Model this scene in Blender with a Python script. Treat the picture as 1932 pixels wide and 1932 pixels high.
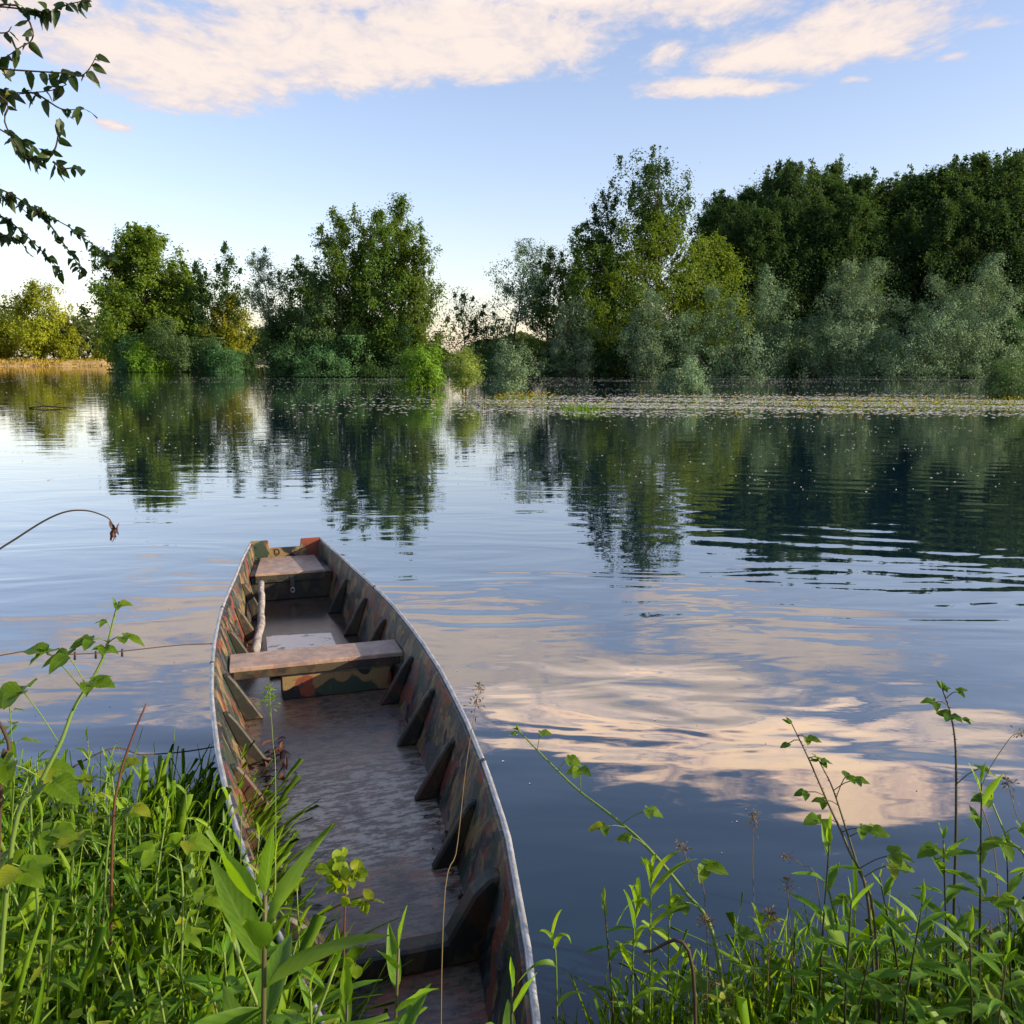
import bpy, bmesh, math, random
import numpy as np
from mathutils import Vector

for o in list(bpy.data.objects):
    bpy.data.objects.remove(o)
SC = bpy.context.scene
COL = SC.collection
R = math.radians
rng = np.random.default_rng(7)
random.seed(7)

# ------------------------------------------------------------------ camera
FPX, PITCH, CAMZ = 1673.0, math.atan((966 - 676) / 1673.0), 2.1      # focal length in units of a 1932 wide picture
cam = bpy.data.objects.new('camera', bpy.data.cameras.new('camera'))
COL.objects.link(cam)
cam.location = (0, 0, CAMZ)
cam.rotation_euler = (math.pi / 2 - PITCH, 0, 0)
cam.data.sensor_width = 36
cam.data.lens = 36 * FPX / 1932
cam.data.clip_start = 0.05
cam.data.clip_end = 6000
SC.camera = cam
SC.render.resolution_x = SC.render.resolution_y = 1024


def ray(x, y):
    a, b = (x - 966) / FPX, (966 - y) / FPX
    return np.array([a, math.cos(PITCH) + b * math.sin(PITCH), -math.sin(PITCH) + b * math.cos(PITCH)])


def at(x, y, Y):
    """point at forward distance Y seen at x, y of the 1932 px picture"""
    r = ray(x, y)
    return np.array([0, 0, CAMZ]) + r * (Y / r[1])


# ------------------------------------------------------------------ light, sky
SUN_AZ, SUN_EL = 103.0, 19.0
sun = bpy.data.objects.new('sun', bpy.data.lights.new('sun', 'SUN'))
COL.objects.link(sun)
sun.data.energy = 4.4
sun.data.angle = R(0.6)
sun.data.color = (1.0, 0.84, 0.60)
sd = Vector((math.sin(R(SUN_AZ)) * math.cos(R(SUN_EL)), math.cos(R(SUN_AZ)) * math.cos(R(SUN_EL)), math.sin(R(SUN_EL))))
sun.rotation_euler = sd.to_track_quat('Z', 'Y').to_euler()
sun.location = sd * 50

SC.view_settings.view_transform = 'Standard'
SC.view_settings.look = 'None'
SC.view_settings.exposure = 0.80
SC.view_settings.gamma = 1.0
SC.cycles.max_bounces = 6
SC.cycles.diffuse_bounces = 3
SC.cycles.glossy_bounces = 3
SC.cycles.transmission_bounces = 4
SC.cycles.transparent_max_bounces = 4
SC.cycles.use_denoising = True
SC.cycles.caustics_reflective = False
SC.cycles.caustics_refractive = False


class NT:
    """small helper to wire node trees"""
    def __init__(s, tree):
        s.t = tree
        tree.nodes.clear()

    def n(s, typ, inp=None, **kw):
        nd = s.t.nodes.new(typ)
        for k, v in kw.items():
            setattr(nd, k, v)
        for k, v in (inp or {}).items():
            s.set(nd, k, v)
        return nd

    def set(s, nd, k, v):
        if isinstance(v, bpy.types.Node):
            v = v.outputs[0]
        if isinstance(v, bpy.types.NodeSocket):
            s.t.links.new(v, nd.inputs[k])
        else:
            nd.inputs[k].default_value = v

    def m(s, op, a, b=0.0, c=None, clamp=False):
        nd = s.n('ShaderNodeMath', {0: a, 1: b}, operation=op, use_clamp=clamp)
        if c is not None:
            s.set(nd, 2, c)
        return nd.outputs[0]

    def v(s, op, a, b=None):
        nd = s.n('ShaderNodeVectorMath', {0: a}, operation=op)
        if b is not None:
            s.set(nd, 1, b)
        return nd.outputs['Value'] if op in ('LENGTH', 'DOT_PRODUCT') else nd.outputs[0]

    def mix(s, f, a, b, mode='MIX'):
        nd = s.n('ShaderNodeMix', data_type='RGBA', blend_type=mode)
        s.set(nd, 0, f)
        s.set(nd, 6, a if not isinstance(a, tuple) else (*a, 1))
        s.set(nd, 7, b if not isinstance(b, tuple) else (*b, 1))
        return nd.outputs[2]

    def ramp(s, f, lo, hi, a=0.0, b=1.0):
        return s.n('ShaderNodeMapRange', {0: f, 1: lo, 2: hi, 3: a, 4: b}, interpolation_type='SMOOTHSTEP').outputs[0]

    def noise(s, vec, scale, detail=3, rough=0.5, dist=0.0):
        return s.n('ShaderNodeTexNoise', {'Vector': vec, 'Scale': scale, 'Detail': detail, 'Roughness': rough, 'Distortion': dist}).outputs[0]

    def mapping(s, vec, loc=(0, 0, 0), rot=(0, 0, 0), scale=(1, 1, 1)):
        return s.n('ShaderNodeMapping', {0: vec, 1: loc, 2: rot, 3: scale}).outputs[0]


world = bpy.data.worlds.new('World')
SC.world = world
world.use_nodes = True
W = NT(world.node_tree)
sky = W.n('ShaderNodeTexSky', sky_type='NISHITA', sun_disc=False, sun_elevation=R(SUN_EL), sun_rotation=R(SUN_AZ),
          altitude=0, air_density=1.0, dust_density=0.9, ozone_density=1.3)
bg_sky = W.n('ShaderNodeBackground', {0: W.n('ShaderNodeHueSaturation', {0: .5, 1: .98, 2: .97, 4: W.mix(1.0, sky.outputs[0], (1.08, 0.95, 1.00), 'MULTIPLY')}), 1: 0.15})
dirv = W.n('ShaderNodeTexCoord').outputs['Generated']
sep = W.n('ShaderNodeSeparateXYZ', {0: dirv})
zc = W.m('MAXIMUM', sep.outputs[2], 0.04)
px = W.m('DIVIDE', sep.outputs[0], zc)
py = W.m('DIVIDE', sep.outputs[1], zc)
P2 = W.n('ShaderNodeCombineXYZ', {0: px, 1: py, 2: 0.0}).outputs[0]


def cp(x, y):
    r = ray(x, y)
    z = max(abs(r[2]), 0.03)
    return np.array([r[0] / z, r[1] / z])


# cloud banks of the sky layer: centre and half axes, where they stand over the lake (some mirrored ones are over the frame)
BANKS = [(330, 130, 310, 140, 1.0), (600, 100, 330, 120, 1.0), (860, 50, 300, 85, 1.0), (120, 80, 240, 110, .72), (215, 237, 50, 22, .62), (410, 190, 160, 45, .7),
         (1630, 60, 240, 100, 1.0), (1350, 166, 200, 30, 1.0), (1480, 105, 230, 70, .95), (1255, 105, 70, 55, .6), (1610, 150, 45, 14, .55),
         (1810, 108, 60, 16, .5), (1840, 40, 110, 34, .6), (1240, 50, 90, 28, .45),
         (1200, 1300, 520, 120, .88), (880, 1200, 340, 75, 1.0), (1480, 1420, 480, 130, .84), (1640, 1520, 300, 95, .84), (1780, 1400, 260, 100, .7), (1150, 1390, 260, 60, .8),
         (60, 1280, 400, 75, .9), (330, 1350, 150, 45, .5), (620, 1300, 360, 80, 1.0), (2150, 1300, 250, 100, .6)]
mask = None
for (x, y, rx, ry, wgt) in BANKS:
    c = cp(x, y)
    ax_ = abs(cp(x + rx, y)[0] - cp(x - rx, y)[0]) / 2
    ay_ = abs(cp(x, y + ry)[1] - cp(x, y - ry)[1]) / 2
    d = W.v('SUBTRACT', P2, (float(c[0]), float(c[1]), 0))
    # follow the radial skew of the layer
    d = W.v('MULTIPLY', d, (1 / ax_, 1 / ay_, 0))
    e = W.n('ShaderNodeMapRange', {0: W.v('LENGTH', d), 1: 0.15, 2: 1.25, 3: wgt, 4: 0.0}, interpolation_type='SMOOTHSTEP').outputs[0]
    mask = e if mask is None else W.m('MAXIMUM', mask, e)
warp = W.mapping(P2, rot=(0, 0, R(20)), scale=(1.15, .75, 1.0))
nz1 = W.noise(warp, 1.5, 8, 0.58, 0.35)
nz2 = W.noise(W.mapping(P2, loc=(4, 2, 0), rot=(0, 0, R(24)), scale=(1.15, .80, 1.0)), 4.5, 7, 0.66, 0.5)
nz3 = W.noise(W.mapping(P2, loc=(1, 5, 0), rot=(0, 0, R(24)), scale=(1.1, .6, 1.0)), 13.0, 6, 0.62, 0.2)
dens = W.m('ADD', W.m('MULTIPLY', W.m('SUBTRACT', nz1, .5), 1.0), W.m('MULTIPLY', W.m('SUBTRACT', nz2, .5), 1.25))
dens = W.m('ADD', dens, W.m('MULTIPLY', W.m('SUBTRACT', nz3, .5), .85))
dens = W.m('SUBTRACT', W.m('ADD', dens, W.m('MULTIPLY', mask, 1.12)), 0.36)
cov = W.ramp(dens, -0.05, 0.50, 0.0, 0.97)
shade = W.ramp(W.m('ADD', W.m('MULTIPLY', dens, .8), W.m('MULTIPLY', nz2, .5)), 0.35, 0.95)
ccol = W.mix(shade, (0.76, 0.70, 0.75), (1.0, 0.865, 0.78))
hi = W.ramp(sep.outputs[2], 0.335, 0.42)
ccol = W.mix(hi, ccol, W.mix(shade, (0.80, 0.58, 0.46), (1.0, 0.74, 0.50)))
cstr = W.m('ADD', 0.585, W.m('MULTIPLY', hi, 1.15))
bg_cl = W.n('ShaderNodeBackground', {0: ccol, 1: cstr})
mx = W.n('ShaderNodeMixShader', {0: cov, 1: bg_sky.outputs[0], 2: bg_cl.outputs[0]})
W.n('ShaderNodeOutputWorld', {0: mx.outputs[0]})


# ------------------------------------------------------------------ mesh helpers
class MB:
    """collects numpy geometry and links it as ONE mesh object"""
    def __init__(s):
        s.v, s.q, s.t, s.tint, s.mid, s.along, s.n = [], [], [], [], [], [], 0

    def add(s, v, q=None, t=None, tint=0.5, mid=0.0, along=0.0):
        v = np.asarray(v, float).reshape(-1, 3)
        k = len(v)
        s.v.append(v)
        if q is not None and len(q):
            s.q.append(np.asarray(q, int).reshape(-1, 4) + s.n)
        if t is not None and len(t):
            s.t.append(np.asarray(t, int).reshape(-1, 3) + s.n)
        s.tint.append(np.broadcast_to(np.asarray(tint, float), (k,)))
        s.mid.append(np.broadcast_to(np.asarray(mid, float), (k,)))
        s.along.append(np.broadcast_to(np.asarray(along, float), (k,)))
        s.n += k

    def mesh(s, name, mat, smooth=True):
        me = bpy.data.meshes.new(name)
        if s.n == 0:
            return me
        v = np.concatenate(s.v)
        q = np.concatenate(s.q) if s.q else np.zeros((0, 4), int)
        t = np.concatenate(s.t) if s.t else np.zeros((0, 3), int)
        me.vertices.add(len(v))
        me.vertices.foreach_set('co', v.astype(np.float32).ravel())
        me.loops.add(q.size + t.size)
        me.loops.foreach_set('vertex_index', np.concatenate([q.ravel(), t.ravel()]).astype(np.int32))
        me.polygons.add(len(q) + len(t))
        tot = np.concatenate([np.full(len(q), 4), np.full(len(t), 3)]).astype(np.int32)
        me.polygons.foreach_set('loop_start', np.concatenate([[0], np.cumsum(tot)[:-1]]).astype(np.int32))
        me.polygons.foreach_set('loop_total', tot)
        me.polygons.foreach_set('use_smooth', np.full(len(tot), smooth))
        me.update(calc_edges=True)
        for nm, arr in (('tint', s.tint), ('mid', s.mid), ('along', s.along)):
            a = me.attributes.new(nm, 'FLOAT', 'POINT')
            a.data.foreach_set('value', np.concatenate(arr).astype(np.float32))
        if mat:
            me.materials.append(mat)
        return me

    def build(s, name, mat, parent=None, smooth=True):
        return link(name, s.mesh(name, mat, smooth), parent)


def link(name, me, parent=None):
    o = bpy.data.objects.new(name, me)
    COL.objects.link(o)
    if parent is not None:
        o.parent = parent
    return o


def empty(name, loc=(0, 0, 0), rz=0.0):
    o = bpy.data.objects.new(name, None)
    COL.objects.link(o)
    o.location = [float(c) for c in loc]
    o.rotation_euler = (0, 0, rz)
    o.empty_display_size = 0.2
    return o


def tag(o, label=None, cat=None, group=None, kind=None):
    if kind is None and cat:
        kind = 'thing'
    for k, v in (('label', label), ('category', cat), ('group', group), ('kind', kind)):
        if v:
            o[k] = v
    return o


def copy_thing(root, loc, rz=0.0, sc=1.0, tilt=(0, 0)):
    r = root.copy()
    COL.objects.link(r)
    r.location = [float(c) for c in loc]
    r.rotation_euler = (tilt[0], tilt[1], rz)
    r.scale = (sc, sc, sc) if np.isscalar(sc) else sc
    for ch in list(root.children):
        c = ch.copy()
        COL.objects.link(c)
        c.parent = r
    return r


def unit(a):
    return a / np.maximum(np.linalg.norm(a, axis=-1, keepdims=True), 1e-9)


def leaves(mb, P, D, N, L, Wd, droop=0.0, prof=None, fold=0.12, seg=5, tint=None, curl=0.0, ruffle=0.07):
    """vectorised leaves: base P, direction D, upper side N, length L, width Wd"""
    P, D, N = (np.atleast_2d(np.asarray(a, float)) for a in (P, D, N))
    k = len(P)
    L = np.broadcast_to(np.asarray(L, float), (k,))
    Wd = np.broadcast_to(np.asarray(Wd, float), (k,))
    droop = np.broadcast_to(np.asarray(droop, float), (k,))
    D = unit(D)
    S = unit(np.cross(D, N))
    N = np.cross(S, D)
    t = np.linspace(0, 1, seg + 1)
    w = prof(t)
    C = P[:, None] + D[:, None] * (L[:, None] * t)[..., None]
    C[..., 2] -= droop[:, None] * L[:, None] * t ** 2
    if np.any(curl):
        C += N[:, None] * (np.broadcast_to(curl, (k,))[:, None] * L[:, None] * t ** 2)[..., None]
    hw = (Wd[:, None] * w)[..., None] / 2
    lf = C - S[:, None] * hw + N[:, None] * hw * fold * 2
    rt = C + S[:, None] * hw + N[:, None] * hw * fold * 2
    if ruffle:
        ph_ = rng.uniform(0, 6.3, (k, 1)); fq_ = rng.uniform(9, 16, (k, 1))
        a_ = (ruffle * Wd)[:, None] * np.sin(fq_ * t + ph_) * w
        b_ = (ruffle * Wd)[:, None] * np.sin(fq_ * t + ph_ + 2.1) * w
        lf = lf + N[:, None] * a_[..., None]; rt = rt + N[:, None] * b_[..., None]
        C = C + (N[:, None] * (rng.normal(0, .03, (k, 1)) * L[:, None] * np.sin(t * 5 + ph_))[..., None])
    v = np.stack([lf, C, rt], 2)                                     # k, seg+1, 3, 3
    base = (np.arange(k) * (seg + 1) * 3)[:, None, None]
    i = (np.arange(seg) * 3)[None, :, None]
    j = np.arange(2)[None, None, :]
    a = base + i + j
    q = np.stack([a, a + 1, a + 4, a + 3], -1).reshape(-1, 4)
    tt = rng.random(k) if tint is None else np.broadcast_to(np.asarray(tint, float), (k,))
    mid = np.zeros((k, seg + 1, 3)); mid[:, :, 1] = 1
    al = np.broadcast_to(t[None, :, None], (k, seg + 1, 3))
    mb.add(v, q, tint=np.repeat(tt, (seg + 1) * 3), mid=mid.ravel(), along=al.ravel())


def p_lance(t): return np.maximum(np.sin(np.pi * np.clip(t, 0, 1) ** 0.72) ** 0.9, 0.03)
def p_ovate(t): return np.maximum(np.sin(np.pi * np.clip(t, 0, 1) ** 0.60) ** 0.75, 0.02)
def p_round(t): return np.maximum(np.sin(np.pi * t ** 0.8) ** 0.55, 0.02)
def p_blade(t): return np.clip(np.minimum(0.6 + 2.0 * t, 1) * (1 - t) ** .62, 0.015, 1)


def tube(mb, pts, rad, sides=6, tint=0.5, cap=True):
    pts = np.asarray(pts, float)
    n = len(pts)
    rad = np.broadcast_to(np.asarray(rad, float), (n,))
    T = unit(np.gradient(pts, axis=0))
    ref = np.array([0.0, 0, 1]) if abs(T[:, 2]).mean() < 0.8 else np.array([0.0, 1, 0])
    A = unit(np.cross(T, ref)); B = np.cross(T, A)
    ang = np.linspace(0, 2 * np.pi, sides, endpoint=False)
    v = pts[:, None] + rad[:, None, None] * (A[:, None] * np.cos(ang)[None, :, None] + B[:, None] * np.sin(ang)[None, :, None])
    i = np.arange(n - 1)[:, None] * sides
    j = np.arange(sides)[None, :]
    j2 = (j + 1) % sides
    q = np.stack([i + j, i + j2, i + sides + j2, i + sides + j], -1).reshape(-1, 4)
    tr = []
    vv = v.reshape(-1, 3)
    if cap:
        vv = np.concatenate([vv, pts[:1], pts[-1:]])
        c0, c1 = n * sides, n * sides + 1
        for a in range(sides):
            b = (a + 1) % sides
            tr += [(c0, b, a), (c1, (n - 1) * sides + a, (n - 1) * sides + b)]
    mb.add(vv, q, tr, tint=tint)


def spline(pts, n):
    """Catmull-Rom through pts"""
    p = np.asarray(pts, float)
    if len(p) == 2:
        return p[0] + (p[1] - p[0]) * np.linspace(0, 1, n)[:, None]
    p = np.concatenate([[2 * p[0] - p[1]], p, [2 * p[-1] - p[-2]]])
    u = np.linspace(0, len(p) - 3 - 1e-6, n)
    i = u.astype(int); f = (u - i)[:, None]
    a, b, c, d = p[i], p[i + 1], p[i + 2], p[i + 3]
    return 0.5 * (2 * b + (c - a) * f + (2 * a - 5 * b + 4 * c - d) * f ** 2 + (3 * b - a - 3 * c + d) * f ** 3)


# ------------------------------------------------------------------ materials
def material(name):
    m = bpy.data.materials.new(name)
    m.use_nodes = True
    return m, NT(m.node_tree)


def leaf_mat(name, c0, c1, trans, tmix=0.42, rough=0.5, spec=0.3, rib=None, hue=0.0, spots=False):
    m, n = material(name)
    tint = n.n('ShaderNodeAttribute', attribute_name='tint').outputs['Fac']
    col = n.mix(tint, c0, c1)
    if hue:
        orr = n.n('ShaderNodeObjectInfo').outputs['Random']
        col = n.n('ShaderNodeHueSaturation', {0: n.m('ADD', 0.5 - hue / 2, n.m('MULTIPLY', orr, hue)), 1: 1.0,
                                              2: n.m('ADD', 0.85, n.m('MULTIPLY', orr, 0.3)), 4: col}).outputs[0]
    if spots:
        g = n.n('ShaderNodeTexCoord').outputs['Object']
        nz = n.noise(g, 60, 3, 0.6)
        col = n.mix(n.ramp(nz, 0.35, 0.7), n.mix(0.25, col, (0.02, 0.03, 0.01)), col)
        col = n.mix(n.ramp(tint, 0.955, 0.985, 0, .5), col, (.30, .27, .02))
        col = n.mix(n.ramp(n.noise(g, 38, 4, .65), 0.66, 0.70, 0, .85), col, (.11, .065, .02))
    if rib:
        md = n.n('ShaderNodeAttribute', attribute_name='mid').outputs['Fac']
        al = n.n('ShaderNodeAttribute', attribute_name='along').outputs['Fac']
        vn = n.m('FRACT', n.m('ADD', n.m('MULTIPLY', al, 9.0), n.m('MULTIPLY', md, 2.0)))
        vn = n.m('ABSOLUTE', n.m('SUBTRACT', vn, 0.5))
        col = n.mix(n.ramp(vn, 0.30, 0.06, 0.0, 0.40), col, n.mix(0.6, col, (.015, .035, .004)))
        col = n.mix(n.ramp(md, 0.84, 0.98, 0.0, 0.45), col, rib)
    bs = n.n('ShaderNodeBsdfPrincipled', {'Base Color': col, 'Roughness': rough, 'Specular IOR Level': spec})
    tr = n.n('ShaderNodeBsdfTranslucent', {0: n.mix(tint, tuple(c * 0.75 for c in trans), trans)})
    mxs = n.n('ShaderNodeMixShader', {0: tmix, 1: bs.outputs[0], 2: tr.outputs[0]})
    n.n('ShaderNodeOutputMaterial', {0: mxs.outputs[0]})
    return m


def bark_mat(name, c0, c1, rough=0.85, scale=9):
    m, n = material(name)
    g = n.n('ShaderNodeTexCoord').outputs['Object']
    nz = n.noise(n.mapping(g, scale=(1, 1, 0.25)), scale, 4, 0.6)
    bmp = n.n('ShaderNodeBump', {'Strength': 0.4, 'Distance': 0.02, 'Height': nz})
    bs = n.n('ShaderNodeBsdfPrincipled', {'Base Color': n.mix(n.ramp(nz, 0.3, 0.7), c0, c1), 'Roughness': rough, 'Normal': bmp})
    n.n('ShaderNodeOutputMaterial', {0: bs.outputs[0]})
    return m


M = {}
M['forest'] = leaf_mat('forest_leaf', (.017, .050, .018), (.048, .100, .024), (.10, .19, .022), .42, .55, .2, hue=.03)
M['poplar'] = leaf_mat('poplar_leaf', (.042, .100, .016), (.120, .205, .026), (.24, .35, .02), .45, .5, .25, hue=.03)
M['olive'] = leaf_mat('olive_tree_leaf', (.058, .125, .012), (.150, .230, .018), (.28, .38, .014), .46, .5, .25)
M['golden'] = leaf_mat('golden_tree_leaf', (.14, .19, .012), (.33, .36, .015), (.42, .42, .02), .45, .5, .25, hue=.03)
M['willow'] = leaf_mat('silver_willow_leaf', (.080, .150, .075), (.26, .37, .20), (.16, .26, .08), .3, .5, .3, hue=.03)
M['bush'] = leaf_mat('bush_leaf', (.042, .105, .036), (.115, .215, .07), (.12, .24, .04), .35, .5, .25, hue=.05)
M['brightbush'] = leaf_mat('bright_bush_leaf', (.09, .22, .016), (.21, .38, .02), (.18, .32, .02), .4, .5, .25)
M['farwood'] = leaf_mat('far_wood_leaf', (.045, .07, .025), (.10, .13, .035), (.10, .13, .03), .3, .6, .1)
M['bark'] = bark_mat('bark', (.03, .026, .02), (.09, .08, .065), scale=5)
M['palebark'] = bark_mat('pale_bark', (.08, .075, .06), (.2, .19, .16), scale=5)
M['grass'] = leaf_mat('grass_blade', (.048, .135, .010), (.19, .31, .012), (.40, .60, .010), .45, .48, .28)
M['herb'] = leaf_mat('herb_leaf', (.055, .135, .010), (.22, .31, .010), (.44, .60, .008), .46, .5, .25, rib=(.18, .27, .05), hue=.03, spots=True)
M['golden_rod'] = leaf_mat('lance_leaf', (.042, .125, .012), (.12, .25, .014), (.30, .54, .010), .42, .48, .25, rib=(.18, .28, .06), hue=.02, spots=True)
M['bramble'] = leaf_mat('bramble_leaf', (.05, .135, .010), (.16, .27, .012), (.36, .56, .010), .46, .48, .25, rib=(.17, .26, .05), spots=True)
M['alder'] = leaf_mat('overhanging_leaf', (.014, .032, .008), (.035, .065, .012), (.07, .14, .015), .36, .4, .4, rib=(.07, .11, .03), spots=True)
M['greenstem'] = leaf_mat('green_stem', (.10, .17, .03), (.17, .24, .05), (.1, .2, .02), .1, .5, .3)
M['darkstem'] = leaf_mat('dark_stem', (.035, .035, .018), (.08, .075, .03), (.05, .06, .02), .05, .5, .3)
M['twig'] = leaf_mat('brown_twig', (.03, .02, .014), (.075, .05, .032), (.03, .02, .01), .03, .6, .2)
M['redtwig'] = leaf_mat('reddish_stem', (.07, .03, .022), (.12, .05, .03), (.05, .02, .01), .05, .5, .3)
M['seed'] = leaf_mat('seed_head', (.12, .09, .05), (.24, .18, .09), (.2, .15, .06), .3, .7, .1)
M['drygrass'] = leaf_mat('dry_grass', (.30, .22, .03), (.50, .36, .06), (.4, .3, .05), .35, .7, .1)
M['paleyellow'] = leaf_mat('pale_willow_leaf', (.14, .23, .035), (.32, .40, .08), (.30, .40, .04), .4, .5, .25)
M['yellow'] = leaf_mat('yellow_flower', (.45, .28, .01), (.65, .45, .02), (.5, .35, .02), .3, .6, .1)


# water
m, n = material('lake_water')
pos = n.n('ShaderNodeNewGeometry').outputs['Position']
sx = n.n('ShaderNodeSeparateXYZ', {0: pos})
w1 = n.noise(n.mapping(pos, rot=(0, 0, R(-14)), scale=(0.42, 1.0, 1.0)), 0.85, 2, 0.5, 1.2)
w2 = n.noise(n.mapping(pos, rot=(0, 0, R(-8)), scale=(0.4, 1.0, 1.0)), 2.6, 2, 0.5, 0.4)
w3 = n.noise(n.mapping(pos, rot=(0, 0, R(6)), scale=(0.55, 1.0, 1.0)), 9.0, 2, 0.5)
# wake ripples crossing the right of the lake
wv = n.n('ShaderNodeTexWave', {'Vector': n.mapping(pos, rot=(0, 0, R(-72)), scale=(1, 1, 1)), 'Scale': 0.52, 'Distortion': 4.5, 'Detail': 2.5, 'Detail Scale': 0.45},
         wave_type='BANDS', bands_direction='X').outputs['Fac']
wx = n.ramp(sx.outputs[0], -0.4, 4.5)
wz = n.ramp(n.noise(n.mapping(pos, rot=(0, 0, R(18)), scale=(.35, 1, 1)), 0.55, 2), .36, .62)
wy = n.m('MULTIPLY', wz, n.m('MULTIPLY', n.ramp(sx.outputs[1], 8.2, 10.0), n.ramp(sx.outputs[1], 20.0, 12.0)))
patch = n.ramp(n.noise(pos, 0.22, 2), 0.38, 0.62)
far = n.ramp(sx.outputs[1], 6.0, 40.0, 1.0, 2.2)
h = n.m('ADD', n.m('MULTIPLY', w1, 0.0185), n.m('MULTIPLY', w2, 0.0048))
h = n.m('ADD', h, n.m('MULTIPLY', n.m('MULTIPLY', w3, patch), 0.0006))
h = n.m('MULTIPLY', h, n.ramp(sx.outputs[1], 2.0, 5.5, 0.35, 1.0))
h = n.m('MULTIPLY', h, n.ramp(sx.outputs[1], 7.0, 12.0, 1.0, 0.40))
h = n.m('ADD', h, n.m('MULTIPLY', n.m('MULTIPLY', wv, n.m('MULTIPLY', wx, wy)), 0.0046))
bmp = n.n('ShaderNodeBump', {'Strength': 1.0, 'Distance': 1.0, 'Height': h})
f0 = n.n('ShaderNodeFresnel', {'IOR': 1.333, 'Normal': bmp}).outputs[0]
fr = n.m('MULTIPLY', n.m('POWER', f0, 0.46), n.ramp(f0, 0.02, 0.13, 0.55, 1.0))
dif = n.n('ShaderNodeBsdfDiffuse', {0: (.004, .018, .034, 1), 'Normal': bmp})
gl = n.n('ShaderNodeBsdfGlossy', {0: (1, .965, .94, 1), 1: 0.012, 'Normal': bmp})
ms = n.n('ShaderNodeMixShader', {0: fr, 1: dif.outputs[0], 2: gl.outputs[0]})
n.n('ShaderNodeOutputMaterial', {0: ms.outputs[0]})
M['water'] = m

# ground: soil and litter near, dry turf far
m, n = material('bank_soil')
pos = n.n('ShaderNodeNewGeometry').outputs['Position']
a = n.noise(pos, 14, 5, 0.65)
b = n.noise(pos, 1.2, 3)
c = n.mix(n.ramp(a, 0.35, 0.65), (.025, .022, .014), (.07, .058, .035))
c = n.mix(n.ramp(b, 0.4, 0.65), c, (.035, .05, .016))
bmp = n.n('ShaderNodeBump', {'Strength': 0.8, 'Distance': 0.04, 'Height': a})
bs = n.n('ShaderNodeBsdfPrincipled', {'Base Color': c, 'Roughness': 0.95, 'Normal': bmp})
n.n('ShaderNodeOutputMaterial', {0: bs.outputs[0]})
M['ground'] = m

m, n = material('dry_meadow')
pos = n.n('ShaderNodeNewGeometry').outputs['Position']
a = n.noise(n.mapping(pos, scale=(.25, .25, 1.5)), 1.2, 5, 0.65)
c = n.mix(n.ramp(a, 0.35, 0.65), (.42, .24, .06), (.52, .38, .18))
bs = n.n('ShaderNodeBsdfPrincipled', {'Base Color': c, 'Roughness': 0.95})
n.n('ShaderNodeOutputMaterial', {0: bs.outputs[0]})
M['meadow'] = m

m, n = material('pollen_fluff')
t = n.n('ShaderNodeAttribute', attribute_name='tint').outputs['Fac']
bs = n.n('ShaderNodeBsdfPrincipled', {'Base Color': n.mix(t, (.19, .21, .17), (.58, .57, .54)), 'Roughness': 0.9})
n.n('ShaderNodeOutputMaterial', {0: bs.outputs[0]})
M['fluff'] = m


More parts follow.
